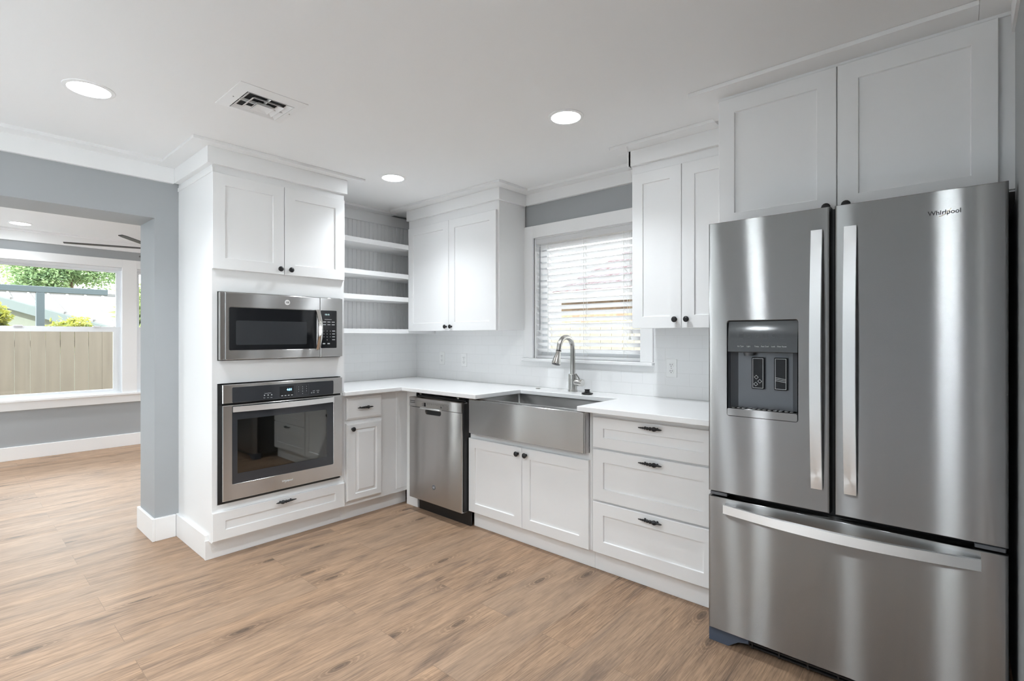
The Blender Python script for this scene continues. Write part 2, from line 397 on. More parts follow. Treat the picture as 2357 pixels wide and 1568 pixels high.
# tile and beadboard skins
t = MB(); t.box(-.05, 1.293, -.004, .004, .914, 1.345); t.box(1.293, 2.3587, -.004, .004, .914, 1.127); t.box(2.3587, 3.02, -.004, .004, .914, 1.345)
struct('wall_back_tile', t, 'tilex')
struct('wall_left_tile', MB().box(-.054, -.046, -1.16, -.004, .914, 1.33), 'tiley')
struct('wall_left', MB().box(-.345, -.05, -1.95, .14, 0, CZ), 'gray')
struct('wall_left_stub', MB().box(-.345, -.01, -2.097, -1.95, 0, CZ), 'gray')
struct('wall_left_header', MB().box(-.345, -.01, -4.5, -2.097, 2.045, CZ+.03), 'gray')
struct('wall_left_near', MB().box(-.345, -.01, -5.95, -4.5, 0, CZ), 'gray')
RH = (-4.75, -3.95, .03, 2.2)
struct('wall_right', MB().box(3.96, 4.1, RH[1], 0, 0, CZ).box(3.96, 4.1, -5.95, RH[0], 0, CZ).box(3.96, 4.1, RH[0], RH[1], 0, RH[2]).box(3.96, 4.1, RH[0], RH[1], RH[3], CZ), 'gray')
struct('wall_right_end', MB().box(3.944, 3.962, -2.7, -.70, 0, 2.284), 'gray')
# rear wall behind the camera with one tall opening added for daylight
rb = MB(); ys = (-5.95, -5.8); holes = [(.85, 1.2, .03, 2.16)]
xs = [-.345]
for h in holes: xs += [h[0], h[1]]
xs.append(3.96)
for i in range(0, len(xs), 2): rb.box(xs[i], xs[i+1], *ys, 0, CZ)
for h in holes: rb.box(h[0], h[1], *ys, 0, h[2]); rb.box(h[0], h[1], *ys, h[3], CZ)
struct('wall_rear', rb, 'gray')
# living room shell
LX = -3.602
lr = MB(); lw = [(-2.80, -1.545), (-1.455, -.25)]; Z0, Z1 = .62, 2.105
yy = [-5.95]
for a, b_ in lw: yy += [a, b_]
yy.append(.75)
for i in range(0, len(yy), 2): lr.box(LX-.15, LX, yy[i], yy[i+1], 0, 2.42)
for a, b_ in lw: lr.box(LX-.15, LX, a, b_, 0, Z0); lr.box(LX-.15, LX, a, b_, Z1, 2.42)
struct('wall_far', lr, 'gray')
struct('wall_living_room_back', MB().box(LX, -.36, .6, .75, 0, 2.42), 'gray')
lh = (-3.57, -2.75, .03, 2.16)
struct('wall_living_room_near', MB().box(LX, lh[0], -5.95, -5.8, 0, 2.42).box(lh[1], -.345, -5.95, -5.8, 0, 2.42).box(lh[0], lh[1], -5.95, -5.8, 0, lh[2]).box(lh[0], lh[1], -5.95, -5.8, lh[3], 2.42), 'gray')
wn = bpy.data.objects.new('window_6', None); COL.objects.link(wn); wn['kind'] = 'structure'  # unseen glazed door added to bring daylight into the next room
mesh('window_casing', MB().loft(lambda u, v, ww: (u, -5.8+ww, v), [(lh[0]-.08, lh[1]+.08, 0, lh[3]+.08, 0), (lh[0]-.08, lh[1]+.08, 0, lh[3]+.08, .02), (lh[0], lh[1], lh[2], lh[3], .02), (lh[0], lh[1], lh[2], lh[3], 0)], 0, False, False), 'trim', wn)
mesh('window_glass', MB().box(lh[0], lh[1], -5.88, -5.876, lh[2], lh[3]), 'pane', wn)

# baseboards
b = MB(); b.box(-.365, .012, -2.114, -2.097, 0, .1427, .002); b.box(-.01, .012, -2.097, -1.985, 0, .1427, .002); b.box(-.365, -.345, -2.097, -1.0, 0, .1427, .002)
struct('baseboard_column', b, 'trim')
struct('baseboard_far', MB().box(LX, LX+.018, -5.8, .6, 0, .1406, .002), 'trim')
struct('baseboard_rear', MB().box(-.01, 3.96, -5.8, -5.782, 0, .14, .002), 'trim')
struct('baseboard_right', MB().box(3.942, 3.96, RH[1]+.08, -.9, 0, .14, .002), 'trim')
# crown trims on the walls: frieze board plus flat board on the ceiling
b = MB(); b.box(-.01, .014, -4.9, -1.996, 2.281, 2.377); b.box(-.01, .112, -4.9, -2.0856, 2.377, CZ)
struct('trim_1', b, 'trim')
b = MB(); b.box(1.31, 2.366, -.02, .004, 2.2967, 2.377); b.box(1.40, 2.275, -.102, .004, 2.377, CZ)
struct('trim_2', b, 'trim')
b = MB(); b.box(3.936, 3.96, -4.9, -.68, 2.285, 2.377); b.box(3.8590, 3.96, -4.9, -.42, 2.377, CZ)
struct('trim_3', b, 'trim')
b = MB(); b.box(LX, LX+.022, -5.8, .6, 2.302, 2.402); b.box(LX, LX+.085, -5.8, .6, 2.402, 2.42)
struct('trim_4', b, 'trim')
b = MB(); b.box(-.05, -.03, -1.13, -.004, 2.289, 2.377); b.box(-.05, .06, -1.02, -.30, 2.377, CZ)
struct('trim_5', b, 'trim')

# kitchen window: casing, stool, jambs, vinyl sash, glass
wi = bpy.data.objects.new('window_1', None); COL.objects.link(wi); wi['kind'] = 'structure'
b = MB(); b.box(1.295, WX0-.004, -.018, .004, 1.13, 2.1325, .002); b.box(WX1, 2.3587, -.018, .004, 1.13, 2.1325, .002); b.box(WX0-.004, WX1, -.018, .004, 2.041, 2.1325, .002)
mesh('window_casing', b, 'trim', wi)
mesh('window_stool', MB().box(1.285, 2.366, -.04, .1, 1.106, 1.13, .004), 'trim', wi)
b = MB(); b.box(WX0-.004, WX0+.008, .004, .139, 1.13, 2.041); b.box(WX1-.008, WX1, .004, .139, 1.13, 2.041); b.box(WX0, WX1, .004, .139, 2.033, 2.041)
mesh('window_jamb', b, 'trim', wi)
def sash(parent, T, u0, u1, v0, v1, mid, f=.045):
    b = MB()
    b.loft(T, [(u0, u1, v0, v1, 0), (u0, u1, v0, v1, .04), (u0+f, u1-f, v0+f, v1-f, .04), (u0+f, u1-f, v0+f, v1-f, 0)], 0, False, False)
    b.b.faces.ensure_lookup_table()
    if mid: b.loft(T, [(u0+f, u1-f, mid-.03, mid+.03, .0), (u0+f, u1-f, mid-.03, mid+.03, .035)])
    mesh('window_sash', b, 'vinyl', parent)
    mesh('window_glass', MB().loft(T, [(u0+f-.005, u1-f+.005, v0+f-.005, v1-f+.005, .017), (u0+f-.005, u1-f+.005, v0+f-.005, v1-f+.005, .021)]), 'pane', parent)
sash(wi, FY(.128), WX0+.008, WX1-.008, 1.13, 2.033, None)
# living room windows
for k, (a, b_) in enumerate(lw):
    wl = bpy.data.objects.new('window_%d' % (k+2), None); COL.objects.link(wl); wl['kind'] = 'structure'
    T = FX(LX)
    f = MB()
    f.loft(T, [(a, b_, Z0, Z1, -.15), (a, b_, Z0, Z1, -.012), (a+.03, b_-.03, Z0+.03, Z1-.03, -.03), (a+.03, b_-.03, Z0+.03, Z1-.03, -.15)], 0, False, False)
    mesh('window_frame', f, 'vinyl', wl)
    s_ = MB()   # upper sash, set further out, and lower sash
    s_.loft(T, [(a+.03, b_-.03, 1.375, Z1-.03, -.11), (a+.03, b_-.03, 1.375, Z1-.03, -.08), (a+.068, b_-.068, 1.408, Z1-.055, -.085), (a+.068, b_-.068, 1.408, Z1-.055, -.11)], 0, False, False)
    s_.loft(T, [(a+.03, b_-.03, Z0+.02, 1.405, -.075), (a+.03, b_-.03, Z0+.02, 1.405, -.04), (a+.10, b_-.10, Z0+.06, 1.35, -.045), (a+.10, b_-.10, Z0+.06, 1.35, -.075)], 0, False, False)
    mesh('window_sash', s_, 'vinyl', wl)
    g = MB(); g.loft(T, [(a+.06, b_-.06, 1.40, Z1-.05, -.10), (a+.06, b_-.06, 1.40, Z1-.05, -.096)]); g.loft(T, [(a+.09, b_-.09, Z0+.05, 1.36, -.064), (a+.09, b_-.09, Z0+.05, 1.36, -.06)])
    mesh('window_glass', g, 'pane', wl)
    if k == 0:
        lk = MB()
        for yv in (-2.45, -1.80): lk.box(LX-.06, LX-.03, yv-.035, yv+.035, 1.405, 1.418, .003)
        mesh('window_lock', lk, 'vinyl', wl)
b = MB(); b.box(LX, LX+.02, -2.93, -2.8, .632, 2.203, .002); b.box(LX, LX+.02, -1.574, -1.43, .632, 2.203, .002); b.box(LX, LX+.02, -.25, -.12, .632, 2.203, .002)
b.box(LX, LX+.02, -2.8, -1.574, 2.105, 2.203, .002); b.box(LX, LX+.02, -1.43, -.25, 2.105, 2.203, .002)
b.box(LX, LX+.022, -2.95, -.1, .518, .606, .002); b.box(LX, LX+.045, -2.98, -.08, .606, .632, .004)
struct('trim_6', b, 'trim')
# added rear window, unseen behind the camera, for daylight
for k, h in enumerate(holes):
    wr = bpy.data.objects.new('window_%d' % (k+4), None); COL.objects.link(wr); wr['kind'] = 'structure'
    T = lambda u, v, ww: (u, -5.8+ww, v)
    mesh('window_casing', MB().loft(T, [(h[0]-.08, h[1]+.08, h[2]-.08, h[3]+.08, 0), (h[0]-.08, h[1]+.08, h[2]-.08, h[3]+.08, .02), (h[0], h[1], h[2], h[3], .02), (h[0], h[1], h[2], h[3], 0)], 0, False, False), 'trim', wr)
    mesh('window_glass', MB().box(h[0], h[1], -5.88, -5.876, h[2], h[3]), 'pane', wr)
wr = bpy.data.objects.new('window_5', None); COL.objects.link(wr); wr['kind'] = 'structure'  # unseen right wall window, added to let more daylight in
mesh('window_casing', MB().loft(lambda u, v, ww: (3.96-ww, u, v), [(RH[0]-.08, RH[1]+.08, 0, RH[3]+.08, 0), (RH[0]-.08, RH[1]+.08, 0, RH[3]+.08, .02), (RH[0], RH[1], RH[2], RH[3], .02), (RH[0], RH[1], RH[2], RH[3], 0)], 0, False, False), 'trim', wr)
mesh('window_glass', MB().box(4.03, 4.034, RH[0], RH[1], RH[2], RH[3]), 'pane', wr)
# daylight portals guide the sky light through seen and added openings
def portal(loc, rot, sx, sy):
    d = bpy.data.lights.new('portal', 'AREA'); d.shape = 'RECTANGLE'; d.size = sx; d.size_y = sy; d.cycles.is_portal = True
    o = bpy.data.objects.new('portal', d); COL.objects.link(o); o.location = loc; o.rotation_euler = rot
portal((1.828, .15, 1.585), (-PI/2, 0, 0), .9, .92)
for a, b_ in lw: portal((LX-.16, (a+b_)/2, 1.36), (0, -PI/2, 0), 1.5, b_-a)
portal(((lh[0]+lh[1])/2, -5.96, 1.1), (PI/2, 0, 0), 1.35, 2.1)
portal((4.11, (RH[0]+RH[1])/2, 1.1), (0, PI/2, 0), 2.15, RH[1]-RH[0])
for h in holes: portal(((h[0]+h[1])/2, -5.96, (h[2]+h[3])/2), (PI/2, 0, 0), h[1]-h[0], h[3]-h[2])

# ------------------------------------------------------------------ cabinet parts
ST = .064
def shaker(T, u0, u1, v0, v1, st=ST, th=.02, rec=.008, sv=None):
    sv = sv or st
    return MB().loft(T, [(u0, u1, v0, v1, 0), (u0, u1, v0, v1, th-.002), (u0+.002, u1-.002, v0+.002, v1-.002, th),
        (u0+st, u1-st, v0+sv, v1-sv, th), (u0+st+.0025, u1-st-.0025, v0+sv+.0025, v1-sv-.0025, th-rec)])
def raised(T, u0, u1, v0, v1, a0, a1, c0, c1):
    return MB().loft(T, [(u0, u1, v0, v1, 0), (u0, u1, v0, v1, .010), (u0+.004, u1-.004, v0+.004, v1-.004, .016), (u0+.007, u1-.007, v0+.007, v1-.007, .016), (u0+.010, u1-.010, v0+.010, v1-.010, .020),
        (a0, a1, c0, c1, .020), (a0+.004, a1-.004, c0+.004, c1-.004, .012), (a0+.010, a1-.010, c0+.010, c1-.010, .012), (a0+.026, a1-.026, c0+.026, c1-.026, .020)])
def knob(parent, loc, d):
    return mesh('knob', MB().lathe([(0, .0085), (.002, .0075), (.008, .0055), (.013, .007), (.0165, .0135), (.0195, .0165), (.0225, .0165), (.0255, .0145), (.0275, .0105), (.029, .005), (.0295, 0)], loc, d, 28, .05), 'iron', parent, 50)
def pull(parent, c, along, out, ln=.132):
    """cast shell-shaped pull: beaded spire, bulb and a plain tapering tip; along points from spire to tip"""
    al, ou = Vector(along), Vector(out); c = Vector(c); b = MB(); prof = [(0, 0), (.003, .002)]
    nb = 6; t0 = .004
    for i in range(nb):
        seg = .008+.0016*i; r = .0035+.0012*i
        for q in range(1, 6):
            prof.append((t0+seg*q/5*.98, r*(.70+.30*math.sin(PI*q/5))))
        t0 += seg
    base = t0
    for q in range(1, 9):
        prof.append((base+.024*q/8, .0075+.0045*math.sin(PI*q/8)))
    prof += [(base+.028, .0052), (base+.032, .0047), (base+.040, .0050), (ln-.006, .0028), (ln, 0)]
    o = c-al*(ln/2)+ou*.019
    b.lathe(prof, o, al, 12)
    # curl on the bulb
    up = al.cross(ou); b.lathe([(-.004, 0), (-.003, .004), (.0, .0055), (.003, .004), (.004, 0)], c+al*(base+.010-ln/2)+ou*.029, al, 10)
    for t in (-.034, .032): b.lathe([(0, .0065), (.003, .006), (.006, .004), (.020, .0038)], c+al*t, ou, 10)
    return mesh('pull_handle', b, 'iron', parent, 60)

# ---- oven tower
tw = thing('oven_tower_cabinet', (.3, -1.55, 0), 'tall white cabinet housing the microwave and wall oven, with a bottom drawer', 'cabinet')
TY0, TY1 = -1.965, -1.135
b = MB(); b.box(-.045, .575, TY0, TY0+.019, .105, 2.30); b.box(-.045, .575, TY1-.019, TY1, .105, 2.30); b.box(-.045, -.03, TY0, TY1, .105, 2.30)
b.box(-.045, .60, TY0, TY1, 2.282, 2.377)
f = FX(.575)
b.box(-.045, .534, TY0+.001, TY1-.001, 0, .104)
mesh('body', b, 'cab', tw)
b = MB()   # face frame with two appliance openings
for u0, u1, v0, v1 in ((TY0, -1.937, .105, 2.30), (-1.162, TY1, .105, 2.30), (-1.937, -1.162, 1.556, 2.30), (-1.937, -1.162, 1.02, 1.153), (-1.937, -1.162, .105, .318)):
    b.box(.575, .60, u0, u1, v0, v1)
mesh('face_frame', b, 'cab', tw)
d = mesh('door', shaker(FX(.60), -1.968, -1.559, 1.683, 2.2364, .067), 'cab', tw); knob(d, (.62, -1.588, 1.716), (1, 0, 0))
d = mesh('door', shaker(FX(.60), -1.555, -1.140, 1.683, 2.2364, .067), 'cab', tw); knob(d, (.62, -1.521, 1.716), (1, 0, 0))
d = mesh('drawer', shaker(FX(.60), -1.968, -1.140, .118, .280, .068, sv=.054), 'cab', tw); pull(d, (.62, -1.553, .258), (0, -1, 0), (1, 0, 0))
mesh('toe_board', MB().box(.535, .552, -1.985, TY1, 0, .112, .0015), 'trim', tw)
mesh('base_trim', MB().box(-.01, .545, -1.983, TY0, 0, .1427, .002), 'trim', tw)
b = MB(); b.box(-.01, .62, -1.971, TY0, 2.236, 2.262, .002); b.box(.014, .625, -1.996, -1.1225, 2.281, 2.377, .0015)
b.box(.0145, .691, -2.0856, -1.0215, 2.377, CZ-.0005, .001)
mesh('crown', b, 'trim', tw)

# ---- microwave
mw = thing('microwave', (.6, -1.55, 1.16), 'stainless built-in microwave with dark window above the wall oven', 'microwave')
T = FX(.602)
mesh('body', MB().box(.05, .60, -1.9365, -1.166, 1.160, 1.5535), 'black', mw)
mesh('side_flange', MB().slab(T, -1.934, -1.908, 1.1584, 1.5506, 0, .030, .002), 'steely', mw)
d = mesh('door', MB().loft(T, [(-1.908, -1.331, 1.1584, 1.5506, 0), (-1.908, -1.331, 1.1584, 1.5506, .036), (-1.905, -1.334, 1.1614, 1.5476, .039), (-1.890, -1.352, 1.211, 1.468, .039, .006), (-1.888, -1.354, 1.213, 1.466, .0365, .006)], 4), 'steely', mw)
g = mesh('door_glass', MB().slab(T, -1.887, -1.3555, 1.2145, 1.4645, .030, .0385, .0008, .006, 3), 'gloss', d)
mesh('window', MB().slab(T, -1.851, -1.422, 1.244, 1.388, .037, .0392, .0004, .008, 3), 'micropane', d)
def bowbar(T, u0, u1, pts, th):
    """flat bar bowed along v: pts (v,w)"""
    return MB().sweep([[T(u0, v, ww), T(u1, v, ww), T(u1, v, ww-th), T(u0, v, ww-th)] for v, ww in pts])
n = 16
hb = MB()
hb.sweep([[T(-1.366+.004, 1.207+.263*i/n, .046+.040*math.sin(PI*i/n)), T(-1.350, 1.207+.263*i/n, .052+.042*math.sin(PI*i/n)), T(-1.336, 1.207+.263*i/n, .046+.040*math.sin(PI*i/n)), T(-1.340, 1.207+.263*i/n, .036+.038*math.sin(PI*i/n)), T(-1.360, 1.207+.263*i/n, .036+.038*math.sin(PI*i/n))] for i in range(n+1)])
hb.slab(T, -1.362, -1.340, 1.207, 1.217, .030, .050); hb.slab(T, -1.362, -1.340, 1.460, 1.470, .030, .050)
mesh('handle', hb, 'chrome', d, 60)
cp = mesh('control_panel', MB().loft(T, [(-1.329, -1.1685, 1.1584, 1.5506, 0), (-1.329, -1.1685, 1.1584, 1.5506, .036), (-1.327, -1.1705, 1.1604, 1.5486, .039)]), 'steely', mw)
kp = mesh('keypad', MB().slab(T, -1.327, -1.213, 1.217, 1.468, .034, .0402, .0006, .005, 3), 'gloss', cp)
XF = .6426
text('display_text', '10:18', .015, (XF, -1.283, 1.440), 'x', 'paleled', kp)
for r in range(4):
    for c in range(3):
        s = ['1', '2', '3', '4', '5', '6', '7', '8', '9', '', '0', ''][r*3+c]
        if s: text('key_digit', s, .0095, (XF, -1.305+.0225*c, 1.330-.0195*r), 'x', 'legend', kp)
def key_bar(*a): mesh('key_label', MB().slab(FX(.6422), *a, 0, .0004, .0001), 'legend', kp)
for r, z in enumerate((1.392, 1.374)):
    for c in range(3): key_bar(-1.311+.031*c, -1.290+.031*c, z-.003, z+.001)
for r in range(4): key_bar(-1.246, -1.226, 1.329-.0195*r, 1.333-.0195*r)
for c in range(2): key_bar(-1.313+.033*c, -1.296+.033*c, 1.243, 1.250)
key_bar(-1.300, -1.250, 1.407, 1.409)
lg = mesh('logo_badge', MB().lathe([(0, .0165), (.001, .0165), (.002, .0155), (.0022, 0)], (.641, -1.549, 1.508), (1, 0, 0), 28), 'plate', d)
text('logo_lettering', 'GE', .016, (.6436, -1.549, 1.508), 'x', 'darklegend', lg, .0002, bold=.0004)

# ---- wall oven
ov = thing('wall_oven', (.6, -1.55, .34), 'stainless single wall oven with black control strip and large window', 'oven')
b = MB(); b.box(.03, .58, -1.9365, -1.930, .34, 1.016); b.box(.03, .58, -1.168, -1.164, .34, 1.016); b.box(.03, .04, -1.938, -1.164, .34, 1.016)
b.box(.575, .603, -1.9365, -1.164, .890, .912); b.box(.04, .60, -1.936, -1.168, .320, .345); b.box(.04, .58, -1.93, -1.168, 1.008, 1.016); b.box(.585, .604, -1.9365, -1.9225, .32, 1.016)
b.box(.60, .608, -1.90, -1.20, .325, .337, .002)
mesh('body', b, 'black', ov)
cv = MB(); cv.loft(FX(.06), [(-1.85, -1.27, .46, .83, .53), (-1.85, -1.27, .46, .83, 0)], 0, False, True)
mesh('oven_cavity', cv, 'enamel', ov)
rk = MB()
for z in (.575, .70):
    for yv in (-1.84, -1.28): rk.tube([(.1, yv, z), (.57, yv, z)], .003, 6)
    for xv in (.1, .57): rk.tube([(xv, -1.84, z), (xv, -1.28, z)], .003, 6)
    for i in range(1, 18): rk.tube([(.1, -1.84+.0311*i, z), (.57, -1.84+.0311*i, z)], .0016, 5)
mesh('oven_rack', rk, 'rack', ov)
cp = mesh('control_panel', MB().loft(T, [(-1.9225, -1.1694, .9066, 1.0137, 0), (-1.9225, -1.1694, .9066, 1.0137, .035), (-1.920, -1.172, .9066, 1.0115, .038)]), 'steely', ov)
gp = mesh('control_glass', MB().slab(T, -1.871, -1.236, .9075, .997, .034, .0395, .0006, .007, 3), 'panel', cp)
XF = .6417
ds = mesh('display', MB().slab(FX(.6414), -1.597, -1.508, .917, .982, 0, .0005, .0001), 'gloss', gp)
text('display_digits', '4:01', .020, (XF+.0006, -1.536, .959), 'x', 'blueled', ds)
b = MB()
for c in range(4): b.slab(FX(XF), -1.588+.0205*c, -1.576+.0205*c, .922, .926, .0004, .0008, .0001)
mesh('display_lettering', b, 'legend', ds)
text('control_lettering', 'Cooking Methods', .0055, (XF, -1.669, .9475), 'x', 'legend', gp)
for yv, s in ((-1.690, 'Bake'), (-1.668, 'Broil'), (-1.648, 'Keep')): text('control_lettering', s, .0055, (XF, yv, .920), 'x', 'legend', gp)
for c in range(3): mesh('control_button', MB().slab(FX(XF), -1.692+.0215*c, -1.686+.0215*c, .933, .939, 0, .0004, .0001), 'legend', gp)
for r in range(3):
    for c in range(3): text('control_digit', str(r*3+c+1), .0075, (XF, -1.477+.026*c, .971-.0145*r), 'x', 'legend', gp)
text('control_digit', '0', .0075, (XF, -1.451, .9275), 'x', 'legend', gp)
b = MB(); b.loft(FX(.6414), [(-1.489, -1.409, .918, .984, 0), (-1.489, -1.409, .918, .984, .0004), (-1.4883, -1.4097, .9187, .9833, .0004), (-1.4883, -1.4097, .9187, .9833, 0)], 0, False, False)
mesh('keypad_outline', b, 'grayplastic', gp)
text('control_lettering', 'START', .0055, (XF, -1.375, .938), 'x', 'legend', gp); text('control_lettering', 'CANCEL', .0055, (XF, -1.347, .938), 'x', 'legend', gp)
for yv in (-1.390, -1.375, -1.347): mesh('control_button', MB().lathe([(0, .004), (.0004, .004), (.0004, .0028), (0, .0028)], (XF, yv, .927), (1, 0, 0), 12, 0, False), 'legend', gp)
d = mesh('door', MB().loft(T, [(-1.9225, -1.1694, .3411, .8937, 0), (-1.9225, -1.1694, .3411, .8937, .035), (-1.9195, -1.1724, .3441, .8907, .038), (-1.8715, -1.2345, .4315, .889, .038, .006), (-1.869, -1.237, .434, .887, .034, .006)], 4, True, False), 'steely', ov)
gb = MB().loft(T, [(-1.8695, -1.2365, .4335, .8875, .033, .006), (-1.8695, -1.2365, .4335, .8875, .037, .006), (-1.842, -1.282, .491, .806, .037, .002), (-1.842, -1.282, .491, .806, .033, .002)], 3, False, False)
mesh('door_glass', gb, 'panel', d)
mesh('window_glass', MB().slab(T, -1.843, -1.281, .490, .807, .030, .0365, .0003), 'ovenpane', d)
d.data.materials[0] = M['steely']
n = 20
hb = MB().sweep([[T(-1.868+.634*i/n, .8525, .045+.030*math.sin(PI*i/n)), T(-1.868+.634*i/n, .8845, .045+.030*math.sin(PI*i/n)), T(-1.868+.634*i/n, .8845, .033+.030*math.sin(PI*i/n)), T(-1.868+.634*i/n, .8525, .033+.030*math.sin(PI*i/n))] for i in range(n+1)])
mesh('handle', hb, M['barh'], d)
text('brand_lettering', 'Whirlpool', .0165, (.6405, -1.549, .388), 'x', 'legend', d, .0008, shear=.15)
sw = MB(); sw.tube([(.6412, -1.566+.0018*i, .381+.008*math.sin(i/18*PI*1.15-.9)) for i in range(19)], .0006, 5)
mesh('logo_swoosh', sw, 'legend', d)

# ---- narrow base cabinet
bc = thing('base_cabinet', (.3, -.9, 0), 'narrow white base cabinet with one drawer and raised-panel door beside the oven tower', 'cabinet')
b = MB(); b.box(-.045, .60, -1.133, -.60, .108, .886); b.box(-.045, .54, -1.133, -.60, 0, .108)
mesh('body', b, 'cab', bc)
d = mesh('drawer', MB().loft(FX(.60), [(-1.1257, -.836, .7104, .8674, 0), (-1.1257, -.836, .7104, .8674, .011), (-1.1217, -.840, .7144, .8634, .017), (-1.1187, -.843, .7174, .8604, .017), (-1.1147, -.847, .7214, .8564, .020)]), 'cab', bc)
pull(d, (.62, -.986, .790), (0, 1, 0), (1, 0, 0))
d = mesh('door', raised(FX(.60), -1.1257, -.836, .1385, .685, -1.057, -.882, .186, .640), 'cab', bc, 6); knob(d, (.62, -1.082, .645), (1, 0, 0))
mesh('filler_panel', MB().slab(FX(.60), -.700, -.606, .135, .865, 0, .0025), 'cab', bc)
mesh('toe_board', MB().box(.536, .552, -1.1345, -.5734, 0, .112, .0015), 'trim', bc)

# ---- dishwasher
dw = thing('dishwasher', (1.02, -.4, 0), 'stainless dishwasher with pocket handle under the counter', 'dishwasher')
b = MB(); b.box(.745, 1.308, -.61, -.05, .10, .862); b.box(.738, .752, -.615, -.55, .1, .884); b.box(.76, 1.29, -.62, -.61, .845, .858, .002)
b.box(.745, 1.306, -.655, -.61, .105, .838)
mesh('body', b, 'black', dw)
T = FY(-.62)
b = MB().loft(T, [(.728, 1.299, .1004, .775, 0), (.728, 1.299, .1004, .775, .048), (.732, 1.295, .1044, .775, .053), (.914, 1.090, .733, .772, .053, .03), (.918, 1.086, .737, .769, .030, .028)], 6)
d = mesh('door', b, 'steel', dw)
mesh('pocket', MB().slab(T, .922, 1.082, .741, .767, .026, .0315, .001, .02, 4), 'black', d)
cp = mesh('control_panel', MB().loft(T, [(.728, 1.299, .777, .846, 0), (.728, 1.299, .777, .846, .050), (.731, 1.296, .779, .843, .055)]), 'steel', dw)
mesh('handle', MB().loft(T, [(.862, 1.085, .768, .778, .045), (.862, 1.085, .768, .778, .060), (.865, 1.082, .770, .776, .064)]), 'barh', cp)
YF = -.6752
pl = mesh('control_plate', MB().slab(FY(-.675), .815, 1.176, .781, .824, 0, .0008, .0003, .003, 2), 'nickel', cp)
b = MB()
for i in range(2):
    for j in range(5): b.slab(FY(-.675), .742+.0122*j, .751+.0122*j, .8165-.0125*i, .8205-.0125*i, 0, .0006, .0001)
b.slab(FY(-.6757), .903, .925, .788, .815, 0, .0008, .0002)
for i in range(4): b.slab(FY(-.6757), .880, .893, .7905+.006*i, .792+.006*i, 0, .0003, .0001)
for i in range(9): b.slab(FY(-.6757), .938+.021*i, .951+.021*i, .811, .8128, 0, .0003, .0001)
for i in range(9): b.slab(FY(-.6757), .941+.021*i, .947+.021*i, .804, .8055, 0, .0003, .0001)
b.slab(FY(-.6757), 1.088, 1.098, .791, .801, 0, .0003, .0001)
for i in range(3): b.slab(FY(-.6757), 1.155, 1.166, .790+.009*i, .7915+.009*i, 0, .0003, .0001)
mesh('control_lettering', b, 'darklegend', pl)
lg = mesh('logo_badge', MB().lathe([(0, .0175), (.001, .0175), (.002, .0165), (.0022, 0)], (1.011, -.673, .221), (0, -1, 0), 28), 'grayplastic', d)
text('logo_lettering', 'GE', .016, (1.011, -.6754, .221), 'y', 'legend', lg, .0002)
for xv in (.80, 1.21): mesh('mounting_bracket', MB().box(xv, xv+.018, -.63, -.60, .862, .884).box(xv+.004, xv+.014, -.64, -.629, .872, .879), 'nickel', dw)
mesh('toe_panel', MB().box(.755, 1.3118, -.600, -.585, 0, .098, .001), 'black', dw)
mesh('side_stile', MB().box(.5995, .735, -.60, -.57, 0, .884), 'cab', bc)

# ---- sink base cabinet
sb = thing('sink_base_cabinet', (1.79, -.3, 0), 'white two-door base cabinet under the farmhouse sink', 'cabinet')
b = MB(); b.box(1.3125, 2.284, -.575, -.02, .108, .63); b.box(1.3125, 1.3480, -.60, -.575, .108, .886); b.box(2.266, 2.284, -.60, -.02, .108, .886); b.box(1.3125, 1.330, -.575, -.02, .63, .886)
b.box(1.348, 2.266, -.60, -.575, .108, .645)
mesh('body', b, 'cab', sb)
d = mesh('door', shaker(FY(-.60), 1.3125, 1.7845, .1107, .6067, .060), 'cab', sb); knob(d, (1.755, -.62, .567), (0, -1, 0))
d = mesh('door', shaker(FY(-.60), 1.7870, 2.2715, .1107, .6067, .063), 'cab', sb); knob(d, (1.822, -.62, .567), (0, -1, 0))
mesh('toe_board', MB().box(1.320, 2.284, -.5734, -.558, 0, .112, .0015), 'trim', sb)

# ---- drawer base cabinet
db = thing('drawer_base_cabinet', (2.65, -.3, 0), 'white base cabinet with three stacked drawers beside the refrigerator', 'cabinet')
b = MB(); b.box(2.286, 2.995, -.60, -.02, .108, .886)
mesh('body', b, 'cab', db)
for (z0, z1, sv) in ((.6876, .8525, .057), (.4004, .6771, .066), (.1135, .3901, .066)):
    d = mesh('drawer', shaker(FY(-.60), 2.2991, 2.974, z0, z1, .065, sv=sv), 'cab', db)
    pull(d, (2.645, -.62, z1-.0225-(.004 if z0 < .6 else 0)), (1, 0, 0), (0, -1, 0))
mesh('toe_board', MB().box(2.285, 2.995, -.5734, -.558, 0, .112, .0015), 'trim', db)

# ---- countertop
ct = MB().prism(UP(.886), [(-.045, -.005), (2.998, -.005), (2.998, -.6952), (2.245, -.6952), (2.245, -.246), (1.455, -.246), (1.455, -.6952), (.667, -.6952), (.667, -1.162), (.626, -1.162), (.626, -1.134), (-.045, -1.134)], 0, .028)
o = mesh('countertop', ct, 'counter'); tag(o, 'white quartz worktop running in an L around the sink', 'countertop')
bv = o.modifiers.new('bevel', 'BEVEL'); bv.width = .0025; bv.segments = 2; bv.limit_method = 'ANGLE'; bv.angle_limit = math.radians(50)

